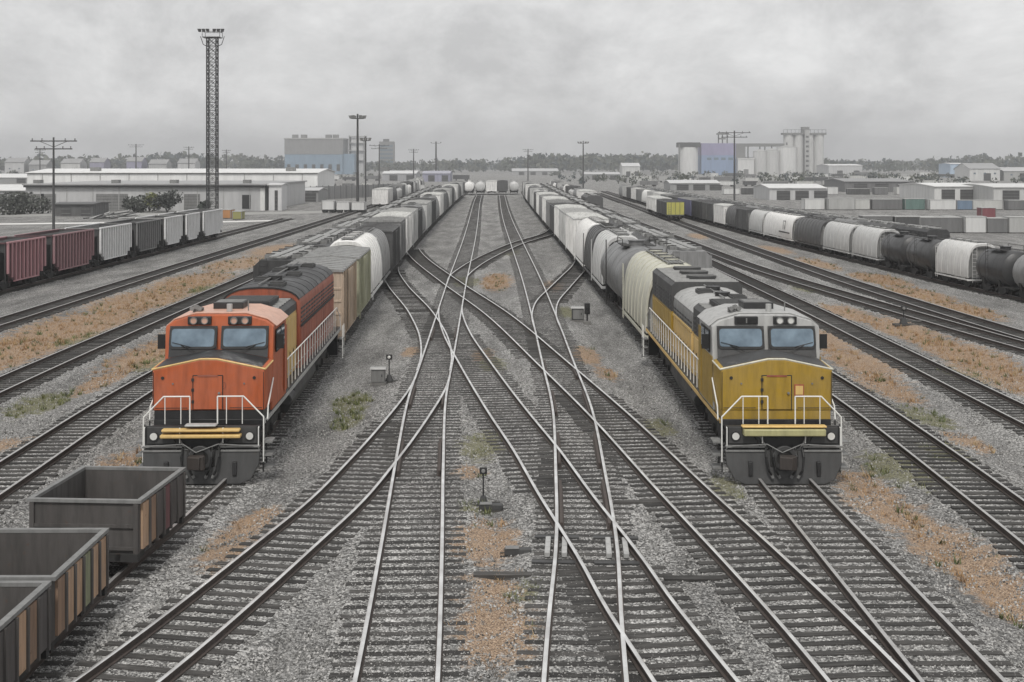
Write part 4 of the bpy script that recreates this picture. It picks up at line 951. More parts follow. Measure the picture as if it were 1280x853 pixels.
def warehouse():
    x0, y = gp(32, 263); x1, _ = gp(331, 263); r = empty('warehouse', ((x0+x1)/2, y, -.12)); tag(r, 'long low grey warehouse with a flat roof and a dark eaves band', 'warehouse'); hw = (x1-x0)/2
    h = HC-(231-HZ)*y/F; D = 50; W = wallm((.50, .50, .50), 2.5)
    b = MB(); b.box(-hw, hw, 0, D, 0, h, W); b.build('wall', r)
    t = MB(); t.box(-hw-.4, hw+.4, -.9, D+.6, h+.005, h+.28, wallm((.34, .34, .34), 1.2)); t.build('roof', r)
    e = MB(); e.box(-hw-.2, hw+.2, -.7, -.003, h-.42, h, M['black']); e.build('eaves_gutter', r)
    for px in (45, 60, 130, 150, 240): d = MB(); x = gp(px, 263)[0]-(x0+x1)/2; d.box(x-1.6, x+1.6, -.07, -.003, .1, 3.4, M['grey']); [d.box(x-1.5, x+1.5, -.1, -.071, .5+.6*k, .56+.6*k, M['darkgrey']) for k in range(5)]; d.build('loading_door', r)
    d = MB(); x = gp(308, 263)[0]-(x0+x1)/2; d.box(x-.85, x+.85, -.07, -.003, .4, 3.2, M['black']); d.build('door', r)
    c = MB(); c.box(hw-.9, hw-.005, -.1, -.004, .05, h-.6, M['white']); c.build('corner_trim', r)
    for k in range(9): v = MB(); x = -hw+3+k*(2*hw-6)/8; v.box(x-.06, x+.06, -.14, -.004, .1, h-.45, M['lightgrey']); v.build('downpipe', r)
    for k in (-24, -8, 4, 19): v = MB(); v.box(k-.7, k+.7, 6, 8, h+.285, h+1.0, M['grey']); v.build('roof_vent', r)
    # the bright hall behind it
    y2 = 335.0; X = lambda px: (px-640)*y2/F; r = empty('white_hall', ((X(34)+X(397))/2, y2, -.12)); tag(r, 'very long white hall rising behind the low grey warehouse', 'warehouse'); hw = (X(397)-X(34))/2; h = HC-(216-HZ)*y2/F
    b = MB(); b.prism_x([(0, 0), (0, h), (16, h+.9), (32, h), (32, 0)], -hw, hw, wallm((.78, .78, .77), 1.5)); b.build('wall', r)
    t = MB(); t.prism_x([(-.5, h+.005), (-.5, h+.16), (16, h+1.12), (32.5, h+.16), (32.5, h+.005), (16, h+.92)], -hw-.4, hw+.4, wallm((.74, .74, .73), 1.2)); t.build('roof', r)
    g = MB(); g.box(-hw, hw, -.15, -.003, h-.25, h, M['grey']); g.build('eaves_gutter', r)
    for k in range(10): v = MB(); x = -hw+4+k*(2*hw-8)/9; v.box(x-.09, x+.09, -.2, -.004, .1, h-.26, M['lightgrey']); v.build('downpipe', r)
    for k in (-50, -22, 30, 55): v = MB(); v.box(k-1.2, k+1.2, 5, 7, h+.5, h+1.5, M['grey']); v.build('roof_vent', r)
def industrial_block():
    x0, y = 0, 1150.0; X = lambda px: (px-640)*y/F; Hh_ = lambda py: HC-(py-HZ)*y/F
    r = empty('industrial_block', (X(392), y, -.12)); tag(r, 'big flat-topped grey industrial block with a bluish lower half, behind the warehouse', 'factory')
    hw = (X(429)-X(356))/2; h = Hh_(174); m = Hh_(193); up = wallm((.25, .25, .25), .9); lo = wallm((.22, .30, .38), .9)
    b = MB(); b.box(-hw, hw, 0, 40, m, h, up); b.build('upper_wall', r)
    b = MB(); b.box(-hw+.2, hw-.2, .2, 39.8, 0, m-.01, lo); b.box(hw+.01, hw+10, 3, 30, 0, m+.5, lo); b.build('lower_wall', r)
    t = MB(); t.box(-hw-.5, hw+.5, -.5, 40.5, h+.01, h+1.1, M['lightgrey']); t.build('parapet', r)
    for px in (367, 378, 409, 418): v = MB(); x = X(px)-X(392); v.box(x-2.5, x+2.5, 6, 12, h+1.11, h+4.2, M['grey']); v.build('roof_unit', r)
    for k in range(7): v = MB(); x = -hw+4+k*(2*hw-8)/6; v.box(x-1.5, x+1.5, .0, .19, 3, 9, M['darkgrey']); v.build('loading_door', r)
    # grey tower to the right of it
    r = empty('plant_tower', (X(443), y+20, -.12)); tag(r, 'pale framed plant tower just right of the flat-topped industrial block', 'tower'); h = Hh_(169)
    for sx in (-1, 1):
        for k in (0, 9): l = MB(); l.box(sx*7-.5, sx*7+.5, k-.5, k+.5, 0, h, M['grey']); l.build('column', r)
    for z in (.35, .6, .8, .97): d = MB(); d.box(-7.8, 7.8, -1, 10, h*z, h*z+.7, M['lightgrey']); d.build('deck', r)
    b = MB(); b.box(-5.5, 5.5, 1, 8.5, 0, h*.95, wallm((.55, .55, .55), .9)); b.build('core', r)
    r = empty('office_tower', (X(483), y+350, -.12)); tag(r, 'small grey high-rise on the horizon left of the end of the trains', 'tower block'); w = 9*1500/F; h = HC+(HZ-177)*1500/F
    r.location = ((483-640)*1500/F, 1500, -.12); b = MB(); b.box(-w, w, 0, 16, 0, h, M['grey']); b.build('wall', r)
    for k in range(5): f = MB(); f.box(-w*.9, w*.9, -.15, -.004, h*.3+k*h*.13, h*.3+k*h*.13+h*.06, M['glass']); f.build('window_band', r)
    t = MB(); t.box(-w*.5, w*.3, 4, 10, h, h+3, M['darkgrey']); t.build('roof_house', r)
def grain_elevator():
    y = 1050.0; X = lambda px: (px-640)*y/F; H_ = lambda py: HC-(py-HZ)*y/F
    conc = wallm((.55, .55, .54), .6); lg = wallm((.66, .66, .65), .6); blue = wallm((.24, .32, .47), .8)
    r = empty('white_storage_silo', (X(862), y, -.12)); tag(r, 'pale square-looking silo with a dark gallery on top, leftmost at the grain terminal', 'silo', 'grain terminal buildings')
    w = (X(875)-X(850))/2; b = MB(); b.cyl((0, w, 0), (0, w, H_(184)), w, lg, 28); b.build('silo_wall', r)
    t = MB(); t.box(-w-.8, w+.8, 1, 2*w-1, H_(184)+.01, H_(178), M['darkgrey']); t.build('top_gallery', r); l = MB(); l.box(-w-.8, -w+.4, -.4, .4, 0, H_(180), M['grey']); l.build('elevator_leg', r)
    r = empty('process_building', (X(906), y+6, -.12)); tag(r, 'violet-blue clad plant building between two groups of silos', 'factory', 'grain terminal buildings'); w = (X(934)-X(878))/2
    b = MB(); b.box(-w, w*.55, 0, 22, H_(194), H_(179), wallm((.30, .28, .42), .8)); b.build('upper_wall', r); b = MB(); b.box(-w+.1, w*.55-.1, .1, 21.9, 0, H_(194)-.01, blue); b.build('lower_wall', r)
    b = MB(); b.box(w*.56, w, 2, 20, 0, H_(183), M['grey']); b.build('annex', r)
    for k in range(4): f = MB(); f.box(-w*.75+k*w*.32, -w*.75+k*w*.32+w*.2, -.12, -.003, H_(200), H_(197), M['glass']); f.build('window', r)
    t = MB(); 
    for px in (901, 906, 912): x = X(px)-X(906); t.cyl((x, 6, H_(179)), (x, 6, H_(165)), .5, M['darkgrey'], 6)
    t.box(X(899)-X(906), X(914)-X(906), 4, 9, H_(168), H_(166), M['grey']); t.box(X(902)-X(906), X(910)-X(906), 5, 8, H_(174), H_(172), M['grey']); t.build('head_frame', r)
    r = empty('conveyor_gallery', (X(950), y+14, -.12)); tag(r, 'thin raised conveyor gallery running along the silo tops', 'conveyor', 'grain terminal buildings'); w = (X(985)-X(915))/2
    b = MB(); b.box(-w, w, 0, 3, H_(183), H_(179), M['grey']); b.build('gallery', r)
    for k in range(4): p = MB(); p.box(-w+2+k*(2*w-4)/3-.5, -w+2+k*(2*w-4)/3+.5, 1, 2, 0, H_(183)-.01, M['grey']); p.build('support', r)
    for i, (a, c, yt, mm, lb) in enumerate(((922, 942, 199, lg, 'low pale annex left of the round grain tanks'), )):
        r = empty('annex_building', (X((a+c)/2), y-2, -.12)); tag(r, lb, 'building', 'grain terminal buildings'); w = (X(c)-X(a))/2; b = MB(); b.box(-w, w, 0, 10, 0, H_(yt), mm); b.build('wall', r); t = MB(); t.box(-w-.4, w+.4, -.4, 10.4, H_(yt)+.01, H_(yt)+.8, M['white']); t.build('roof', r); d = MB(); d.box(-2, 2, -.1, -.003, 0, 5, M['grey']); d.build('door', r)
    for i, (a, c, yt, mm, lb) in enumerate(((943, 960, 189, conc, 'grey ribbed grain tank, left one of the three in front'), (958, 976, 188, conc, 'grey grain tank, middle one of the three in front'), (975, 1000, 184, lg, 'wide pale grain tank, right one of the three in front'))):
        r = empty('grain_tank', (X((a+c)/2), y+2*i, -.12)); tag(r, lb, 'silo', 'grain terminal buildings'); w = (X(c)-X(a))/2; b = MB(); b.cyl((0, w, 0), (0, w, H_(yt)), w, mm, 28); b.build('tank_wall', r)
        t = MB(); t.cyl((0, w, H_(yt)), (0, w, H_(yt)+1.8), w*1.02, M['lightgrey'], 28, .8); t.build('tank_roof', r); v = MB(); v.cyl((0, w, H_(yt)+1.8), (0, w, H_(yt)+4), .5, M['darkgrey'], 8); v.build('vent', r)
    r = empty('silo_block', (X(1010), y+12, -.12)); tag(r, 'tall concrete silo block with a stair tower and rooftop machinery, right end of the terminal', 'silo', 'grain terminal buildings'); h = H_(168)
    R_ = (X(1035)-X(984))/8
    for k in range(4): b = MB(); b.cyl(((k-1.5)*2*R_, R_, 0), ((k-1.5)*2*R_, R_, h), R_*1.03, conc, 22); b.build('silo', r)
    t = MB(); t.box(-4.3*R_, 4.3*R_, -.5, 2*R_+.5, h+.01, h+1.6, M['grey']); t.build('roof_slab', r)
    s_ = MB(); s_.box(-.5, 3.2, -4, -.2, 0, H_(162), M['lightgrey']); s_.build('stair_tower', r)
    for k in range(8): w_ = MB(); w_.box(.2, 2.4, -4.12, -4.003, 3+k*4, 4.6+k*4, M['darkgrey']); w_.build('window', r)
    hh = MB(); hh.box(-1.5, 4.5, 2, 8, h+1.61, H_(158), M['grey']); hh.build('head_house', r)
    ra = MB()
    for k in range(12): x = -4.2*R_+k*8.4*R_/11; ra.box(x-.12, x+.12, -.4, -.2, h+1.6, h+4.2, M['darkgrey'])
    ra.box(-4.2*R_, 4.2*R_, -.4, -.2, h+4.0, h+4.25, M['darkgrey']); ra.build('railing', r)
def container(px0, px1, yb, yt, label, col, group, name='container', wheels=False):
    x0, y = gp(px0, yb); x1, _ = gp(px1, yb); h = HC-(yt-HZ)*y/F; hw = (x1-x0)/2; jt = random.Random(int(px0*7+yb)); r = empty(name, ((x0+x1)/2, y+jt.uniform(-1.2, 1.2), -.11), jt.uniform(-.06, .06)); h *= jt.uniform(.88, 1.1); tag(r, label, name.replace('_', ' '), group)
    b = MB(); z0 = min(.9, h*.3) if wheels else .12; m = wallm(col, 7.0); b.box(-hw, hw, 0, 2.4, z0, h, m)
    for k in (-hw, hw-.12): b.box(k, k+.12, -.03, -.002, z0+.001, h-.001, M['grey'])
    b.build('body', r)
    t = MB(); t.box(-hw-.02, hw+.02, -.05, 2.45, h+.002, h+.09, M['lightgrey']); t.build('roof', r)
    if wheels:
        for x in (-hw*.6, hw*.5, hw*.72): w = MB(); w.cyl((x, .1, .46), (x, 2.3, .46), .46, M['rubber'], 12); w.build('wheel_pair', r)
    else:
        d = MB(); d.box(-hw+.1, hw-.1, .1, 2.3, 0, .118, M['under']); d.build('skid', r)
def bush(x, y, w, h, label, col, seed, cat='bush', group='bushes by the warehouse', leaf=.34, n=900):
    rg = random.Random(seed); r = empty('bush' if cat == 'bush' else 'tree', (x, y, -.1)); tag(r, label, cat, group)
    t = MB()
    for k in range(4): a = k*1.6+rg.random(); t.cyl((0, 0, 0), (math.cos(a)*w*.22, math.sin(a)*w*.22, h*.55), .10, M['wood'], 6, .03)
    t.build('trunk', r)
    lumps = [(rg.uniform(-.32, .32)*w, rg.uniform(-.3, .3)*w, h*rg.uniform(.3, .72), rg.uniform(.18, .3)*w) for _ in range(8)]
    c = MB(); ms = [plain('leaf', tuple(q*k for q in col), .8) for k in (.6, 1, 1.5)]
    for _ in range(n):
        lx, ly, lz, lr = rg.choice(lumps); v = Vector((rg.gauss(0, 1), rg.gauss(0, 1), rg.gauss(0, .9))).normalized()*lr*rg.uniform(.55, 1.08)
        p = Vector((lx, ly, lz))+v; p.z = max(.1, min(p.z, h)); a = Vector((rg.gauss(0, 1), rg.gauss(0, 1), rg.gauss(0, 1))).normalized(); bb = a.cross(Vector((rg.gauss(0, 1), rg.gauss(0, 1), rg.gauss(0, 1)))).normalized(); s = leaf*rg.uniform(.5, 1.1)
        c.add([p-a*s, p+bb*s*.7, p+a*s, p-bb*s*.7], [(0, 1, 2, 3)], rg.choice(ms))
    c.build('crown', r, smooth=False)
def woods():
    """the far tree line along the horizon"""
    rg = random.Random(11); mb = MB(); ms = [plain('far_leaves', c, .9) for c in ((.045, .055, .04), (.065, .075, .055), (.10, .105, .08), (.04, .055, .06))]
    for m in ms: mb.mi(m)
    for band, (y0, y1, n, h0, h1) in enumerate(((1250, 1700, 620, 11, 19), (520, 1000, 420, 2.2, 4.5))):
        for _ in range(n):
            y = rg.uniform(y0, y1); x = rg.uniform(-.46, .46)*y
            if band == 1 and (-60 < x < 26 or (x < 0 and y < 700)): continue
            h = rg.uniform(h0, h1)*(1+.2*math.sin(x*.013)); w = h*rg.uniform(.45, .8); k = rg.randrange(4)
            for _l in range(44 if band == 0 else 30):
                v = Vector((rg.gauss(0, 1), rg.gauss(0, 1), rg.gauss(0, 1))).normalized()*rg.uniform(.5, 1.0); p = Vector((x+v.x*w, y+v.y*w, h*.55+v.z*h*.46))
                a = Vector((rg.gauss(0, 1), rg.gauss(0, .5), rg.gauss(0, 1))).normalized(); b = a.cross(Vector((rg.gauss(0, 1), rg.gauss(0, 1), rg.gauss(0, 1)))).normalized(); s = h*rg.uniform(.09, .17)
                o = len(mb.v); mb.v += [tuple(p-a*s), tuple(p+b*s*.8), tuple(p+a*s), tuple(p-b*s*.8)]; mb.f.append([o, o+1, o+2, o+3]); mb.m.append((k+(rg.random() < .3)) % 4)
    tag(mb.build('distant_woods', smooth=False), kind='stuff')
    g = MB(); xs = np.linspace(-2600, 2600, 90); top = [(float(x), 2300+150*math.sin(x*.002), 14+5*math.sin(x*.0041)+3*math.sin(x*.017)+1.5*math.sin(x*.06)) for x in xs]
    vs = [(x, y-260, -.5) for x, y, z in top]+top+[(x, y+500, -.5) for x, y, z in top]; n = len(top); fs = []
    for k in (0, 1):
        for i in range(n-1): fs.append((k*n+i, k*n+i+1, (k+1)*n+i+1, (k+1)*n+i))
    g.add(vs, fs, paint((.06, .068, .06), .95, .5, .1)); tag(g.build('hills'), kind='structure')
# ------------------------------------------------------------------ assemble
cl = build_tracks()
build_ground(cl)
kdt = KDTree(len(cl))
for i_, p_ in enumerate(cl): kdt.insert((p_[0], p_[1], 0), i_)
kdt.balance(); scatter_stones(kdt); dry_grass()
# road beyond the ribbed hoppers
def road():
    x0, y0 = -64, 196; mb = MB(); P = [(-110, 190), (-60, 204), (-45, 207), (-38, 212)]
    L = [(x, y-2.6) for x, y in P]; U = [(x, y+2.6) for x, y in P]; vs = [(x, y, -.05) for x, y in L]+[(x, y, -.05) for x, y in U]; n = len(P)
    mb.add(vs, [(i, i+1, n+i+1, n+i) for i in range(n-1)], paint((.70, .69, .67), .9, .3, .05)); tag(mb.build('road'), kind='structure')
    mb = MB(); P = [(-150, 222), (-55, 236), (-30, 250)]; L = [(x, y-5) for x, y in P]; U = [(x, y+9) for x, y in P]; n = 3
    mb.add([(x, y, -.055) for x, y in L]+[(x, y, -.055) for x, y in U], [(i, i+1, n+i+1, n+i) for i in range(n-1)], paint((.33, .325, .31), .9, .4, .1)); tag(mb.build('paved_yard'), kind='structure')
road()

LO = locomotive(False); put_on(LO, LT, 37.0); LO.rotation_euler[2] = -math.atan2(float(LT(58)-LT(38)), 20.0)
tag(LO, 'orange diesel locomotive with a black pilot and white handrails heading the left train', 'locomotive')
LY = locomotive(True); put_on(LY, RT, 37.0); LY.rotation_euler[2] = -math.atan2(float(RT(58)-RT(38)), 20.0)
tag(LY, 'yellow diesel locomotive with a pale grey cab roof heading the right train', 'locomotive')

# ore wagons in the lower left corner
for i, (y, lb) in enumerate(((29.8, 'small rusty open ore wagon right in front of the orange locomotive'), (24.5, 'small open ore wagon with tan side boards, middle one of the three at lower left'), (21.2, 'small dark open ore wagon nearest to the viewer, cut by the left edge'))):
    o = ore_wagon(('tbdmdd', 'bttott', 'dddtbd')[i])
    put_on(o, LT, y); tag(o, lb, 'ore wagon', 'small open ore wagons at lower left')

BEIGE, WHT, LGR, GRY, DGR, BLK_, TANC, GRN, MAR = (.36, .30, .22), (.82, .81, .79), (.56, .56, .55), (.24, .24, .24), (.085, .085, .085), (.035, .035, .036), (.50, .39, .29), (.40, .40, .28), (.26, .105, .12)
BLU = (.16, .16, .27)
rowL = [('box', 8.5, 3.1, 4.35, TANC, 'tan'), ('box', 9.5, 3.1, 4.3, GRN, 'olive'), ('round', 11, 3.1, 4.55, WHT, 'white'), ('round', 8, 3.1, 4.4, GRY, 'mid grey'), ('box', 11, 3.1, 4.2, DGR, 'dark grey'), ('box', 8.5, 3.1, 4.45, GRY, 'grey'), ('box', 11, 3.1, 4.5, WHT, 'white'), ('box', 11, 3.1, 4.5, LGR, 'pale grey'), ('box', 9.5, 3.1, 4.3, DGR, 'dark grey'), ('round', 9.5, 3.1, 4.4, GRY, 'grey')]
far_mix = [('box', 14, 3.1, 4.4, LGR, 'pale grey'), ('box', 14, 3.1, 4.3, DGR, 'dark'), ('round', 14, 3.1, 4.4, GRY, 'grey'), ('box', 14, 3.1, 4.5, WHT, 'white'), ('box', 14, 3.1, 4.3, GRY, 'grey'), ('round', 14, 3.1, 4.4, DGR, 'dark')]
row(LT, 60.2, rowL+[far_mix[i % 6] for i in range(14)], 'behind the orange locomotive', 'wagons of the left train')
rowR = [('round', 11.5, 3.1, 4.5, (.56, .55, .46), 'cream'), ('tank', 12.5, 3.1, 4.8, (.15, .15, .15), 'smoky grey'), ('round', 9.5, 3.1, 4.5, LGR, 'pale grey'), ('round', 8, 3.1, 4.5, DGR, 'dark grey'), ('round', 11.5, 3.1, 4.5, WHT, 'white'), ('box', 13, 3.1, 4.5, WHT, 'white'), ('box', 13, 3.1, 4.45, LGR, 'pale grey'), ('box', 11, 3.1, 4.5, WHT, 'white'), ('box', 12, 3.1, 4.3, DGR, 'dark grey'), ('box', 12, 3.1, 4.4, GRY, 'grey')]
row(RT, 60.2, rowR+[('box', 14, 3.1, 4.5, WHT, 'white'), ('box', 14, 3.1, 4.4, GRY, 'grey'), ('box', 14, 3.1, 4.5, WHT, 'white'), ('box', 14, 3.1, 4.3, DGR, 'dark'), ('round', 14, 3.1, 4.4, LGR, 'pale grey')]+[far_mix[i % 6] for i in range(8)], 'behind the yellow locomotive', 'wagons of the right train')
row(L2, 78, [('low', 11 if i % 3 else 12, 2.9, 3.5 + .15*(i % 2), (BLK_, DGR, BLK_, GRY)[i % 4], ('black', 'dark grey', 'black', 'grey')[i % 4]) for i in range(22)], 'in the low row beside the left train', 'low hoppers beside the left train')
row(R2, 86, [('low', 11 if i % 3 else 12, 2.9, 3.5 + .15*(i % 2), (GRY, DGR, LGR, DGR)[i % 4], ('grey', 'dark grey', 'pale grey', 'dark grey')[i % 4]) for i in range(24)], 'in the low row right of the right train', 'low hoppers beside the right train')
# ribbed hoppers at the left edge
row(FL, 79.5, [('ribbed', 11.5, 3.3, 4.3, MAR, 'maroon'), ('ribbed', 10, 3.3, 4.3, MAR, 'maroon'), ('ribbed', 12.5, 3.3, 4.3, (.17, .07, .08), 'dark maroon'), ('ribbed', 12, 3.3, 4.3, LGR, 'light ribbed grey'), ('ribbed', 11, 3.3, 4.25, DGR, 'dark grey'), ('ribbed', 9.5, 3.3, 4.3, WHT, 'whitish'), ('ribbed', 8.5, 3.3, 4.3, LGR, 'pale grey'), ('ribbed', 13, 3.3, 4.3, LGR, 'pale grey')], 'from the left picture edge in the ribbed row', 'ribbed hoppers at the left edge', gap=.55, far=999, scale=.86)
# long row at the right edge
T = lambda L, c, w: ('tank', L, 3.2, 4.5, c, w)
O = lambda L, c, w: ('round', L, 3.2, 4.5, c, w)
X_ = lambda L, c, w: ('box', L, 3.2, 4.45, c, w)
frc = [T(7, GRY, 'grey'), T(7, GRY, 'grey'), T(6.5, BLK_, 'black'), O(8.5, (.66, .655, .64), 'white'), T(8, BLK_, 'black'), T(8, BLK_, 'black'), O(10, LGR, 'pale grey'), O(11.5, LGR, 'pale grey'), O(13.5, DGR, 'dark grey'), O(18, WHT, 'lettered white'), O(10.5, LGR, 'pale grey'), X_(10, DGR, 'dark grey'), O(10, DGR, 'dark grey'), X_(11.5, WHT, 'white'), X_(13, DGR, 'dark'), X_(12.5, BLK_, 'black'), X_(20, BLU, 'violet blue'), X_(16, DGR, 'dark'), X_(16, GRY, 'grey'), X_(16, WHT, 'white'), X_(16, LGR, 'pale grey'), O(16, WHT, 'white'), X_(16, GRY, 'grey'), X_(16, WHT, 'white'), X_(16, DGR, 'dark'), X_(16, LGR, 'pale grey'), O(16, GRY, 'grey')]
row(FR, 76, frc, 'from the right edge in the long right row', 'wagons of the long right row', gap=.3, far=190, scale=.78)
# lettering on the tenth wagon
def lettering():
    car = [o for o in COL.objects if o.get('label', '').startswith('lettered white')][0]
    cu = bpy.data.curves.new('lettering', 'FONT'); cu.body = '17'; cu.size = 1.9; cu.extrude = .01; cu.align_x = 'CENTER'; cu.shear = .25
    t = bpy.data.objects.new('tmp', cu); COL.objects.link(t); dg = bpy.context.evaluated_depsgraph_get(); me = bpy.data.meshes.new_from_object(t.evaluated_get(dg)); bpy.data.objects.remove(t)
    me.materials.clear(); me.materials.append(M['black']); o = bpy.data.objects.new('lettering', me); COL.objects.link(o); o.parent = car
    o.matrix_local = Matrix(((0, 0, -1, -1.70), (-1, 0, 0, -4.6), (0, 1, 0, 2.45), (0, 0, 0, 1)))
    b = MB(); b.box(-1.70, -1.64, -7.6, -1.6, 1.95, 2.12, M['black']); b.build('side_stripe', car)
lettering()
# the pair standing alone
w = wagon('box', 16, 2.8, 3.3, DGR, True); w2 = w
put_on(w, R5, 213); tag(w, 'dark wagon with a bright yellow end standing alone in the right of the yard', 'box wagon')
e = MB(); e.box(-1.38, 1.38, -7.42, -7.37, 1.1, 3.1, paint((.50, .47, .10), .5, .4, .1))
for k in (-.7, 0, .7): e.box(k-.03, k+.03, -7.46, -7.421, 1.1, 3.1, M['darkgrey'])
e.build('yellow_end', w)
w = wagon('box', 16.5, 2.8, 3.4, WHT, True); put_on(w, R5, 230); tag(w, 'pale grey wagon coupled behind the yellow-ended one', 'box wagon')
# wagons closing the view at the far end
for i, (x, k, c, cw) in enumerate(((-13.0, 'tank', WHT, 'white'), (-9.6, 'tank', LGR, 'pale grey'), (-6.2, 'box', WHT, 'white'), (-2.9, 'box', DGR, 'dark'), (.6, 'tank', LGR, 'pale grey'))):
    w = wagon(k, 14.0, 3.1, 4.2, c, False); w.location = (x, 391+i, 0); w.rotation_euler = (0, 0, 0)
    tag(w, f'{cw} {KIND_WORD[k][0]} seen end-on closing the middle tracks, {ORD[i]} from left', KIND_WORD[k][1], 'wagons closing the middle tracks')
L3 = Curve([(-26, 210), (-28, 300), (-33, 440), (-38, 560)]); row(L3, 262, [(('box', 'round', 'low')[i % 3], 16, 3.1, 4.2 if i % 3 < 2 else 3.6, (WHT, DGR, LGR, GRY, LGR)[i % 5], ('white', 'dark', 'pale grey', 'grey', 'pale grey')[i % 5]) for i in range(14)], 'in the far row left of the black hoppers', 'far wagons on the left', far=1)
R6 = Curve([(15.4, 200), (14.8, 300), (14, 440), (13, 560)]); row(R6, 235, [(('low', 'box', 'round')[i % 3], 16, 3.0, 3.5 if i % 3 < 1 else 4.0, (DGR, WHT, GRY, LGR)[i % 4], ('dark grey', 'white', 'grey', 'pale grey')[i % 4]) for i in range(12)], 'in the far row just right of the right train', 'far wagons on the right', far=1)

FR2 = Curve([(44, 90), (41, 120), (38.5, 150), (36.6, 200), (36, 300), (36.5, 430)]); row(FR2, 122, [('low', (12, 14, 11)[i % 3], 3.1, 4.3, (BLK_, DGR, GRY, DGR, BLK_)[i % 5], ('black', 'dark grey', 'grey', 'dark', 'sooty')[i % 5]) for i in range(26)], 'in the row behind the long right row', 'low hoppers behind the long right row', gap=.3, far=1, scale=.72)
# switch gear
switch_stand(486, 478, 'switch stand with a round lamp and base box, beside the orange locomotive', 1.35, (2.2, -.6), True, .75)
switch_stand(604, 632, 'black switch stand with a square target between the two middle tracks', 1.45, (2.2, -1.6), False, .62)
switch_stand(1131, 407, 'small lone switch stand on the brown ground far right of the yellow locomotive', .9, (1.2, .4), False)
relay_box(473, 479, 'low grey cabinet standing left of the round-lamp switch stand', .75, 'grey', 'lightgrey')
relay_box(722, 401, 'grey relay cabinet between the right middle track and the right train', .9, 'darkgrey', 'lightgrey')
dwarf_signal(734, 404, 'black dwarf signal next to the relay cabinet by the right train')
point_machine(616, 636, 'dark point machine with throw rods between the two middle tracks')
point_machine(650, 692, 'dark point machine left of the bright switch plates')
for px, py, lb in ((628, 722, 'loose dark sleeper lying left of the right middle track'), (866, 727, 'loose dark sleeper lying between the diagonal track and the yellow locomotive track'), (797, 631, 'loose dark sleeper beside the right rail of the right middle track'), (470, 548, 'loose dark sleeper on the gravel by the curved left track')):
    x, y = gp(px, py); o = sleeper_mb(MB(), L=1.3, w=.13).build('loose_sleeper', loc=(x, y, .035), smooth=False); o.rotation_euler = (0, 0, random.uniform(-.1, .1)); tag(o, lb, 'sleeper', 'loose sleepers on the gravel')
# bright cast plates at the two points
for cv, y, s, lb in ((B, 30.6, -1, 'bright cast switch plates along the left rail of the right middle track'), (B, 30.6, 1, 'bright cast switch plates along the right rail of the right middle track')):
    r = empty('switch_plate', (float(cv(y)), y, 0), cv.ang(y)); tag(r, lb, 'switch plate', 'switch plates')
    for dx in (-.20, .20): b = MB(); x = s*GA+dx; b.box(x-.065, x+.065, -.65, .65, .075, .20, M['lightgrey']); b.build('plate', r, bevel=.015)
    for q_ in (-1.0, 1.0): b = MB(); b.box(s*GA-.55, s*GA+.55, q_-.1, q_+.1, .066, .10, M['darkgrey']); b.build('tie_plate', r)

# masts and poles
lattice_tower()
mast(67, 288, 171, 'wooden utility pole with two crossarms behind the ribbed hoppers', 'pole', .2, 6.5)
mast(447, 265, 142, 'dark light mast rising beside the industrial block, tallest of the slim masts', 'light', .3, 2.6)
mast(457, 262, 170, 'slim mast just right of the tallest slim mast', 'light', .18, 1.6, 4)
mast(474, 238, 180, 'utility pole with a crossarm right of the pair of slim masts', 'pole', .25, 7)
mast(545, 226, 177, 'distant mast above the far end of the left train', 'light', .6, 5, 4)
mast(729, 237, 176, 'light mast right of the far end of the right train', 'light', .3, 3.4)
mast(918, 252, 163, 'utility pole with crossarms in front of the grain terminal', 'pole', .25, 8)
mast(660, 226, 186, 'distant small mast near the middle of the horizon', 'pole', .4, 6)
mast(517, 230, 186, 'distant thin pole left of the mast above the left train', 'pole', .35, 5)
mast(170, 226, 180, 'distant pole over the roofs left of the lattice tower', 'pole', .45, 9)
mast(236, 226, 183, 'distant thin pole just left of the lattice tower', 'pole', .4, 6)
mast(50, 232, 186, 'distant pole left of the utility pole with two crossarms', 'pole', .3, 5)
mast(283, 226, 187, 'distant thin pole just right of the lattice tower', 'pole', .4, 5)

# buildings
warehouse(); industrial_block(); grain_elevator()
shed(66, 116, 270, 255, 9, 'low dark flat shed in front of the warehouse wall', (.09, .09, .09), (.10, .10, .10), .15)
shed(-30, 56, 258, 238, 25, 'pale shed at the left edge behind the dark bushes', (.4, .4, .4), (.7, .7, .69), 1.0)
shed(-60, 130, 229, 222, 40, 'long white-roofed shed far left beyond the warehouse', (.3, .3, .3), (.74, .74, .73), 1.6, 4)
shed(340, 398, 252, 238, 14, 'grey shed with a pale roof right of the warehouse', (.28, .28, .28), (.5, .5, .5), .5, 2)
shed(336, 352, 263, 231, 6, 'narrow pale kiosk at the right end of the warehouse', (.6, .6, .6), (.6, .6, .6), .2, 1)
shed(478, 520, 226, 217, 30, 'white-roofed shed on the far left of the middle', (.35, .35, .36), (.68, .68, .68), 1.4)
shed(528, 562, 227, 217, 30, 'bluish shed above the end of the left train', (.30, .30, .38), (.40, .40, .46), 1.2)
shed(640, 698, 219, 214, 60, 'long pale roof at the end of the middle tracks', (.36, .36, .36), (.50, .50, .50), 2.0, 4)
shed(778, 800, 222, 208, 22, 'pale gabled shed left of the grain terminal', (.55, .55, .54), (.62, .62, .62), 2.2)
shed(730, 775, 225, 218, 22, 'low grey shed between the light mast and the gabled shed', (.3, .3, .3), (.5, .5, .5), 1.2)
shed(1036, 1078, 220, 207, 40, 'white flat building right of the silo block', (.5, .5, .5), (.74, .74, .73), 1.0)
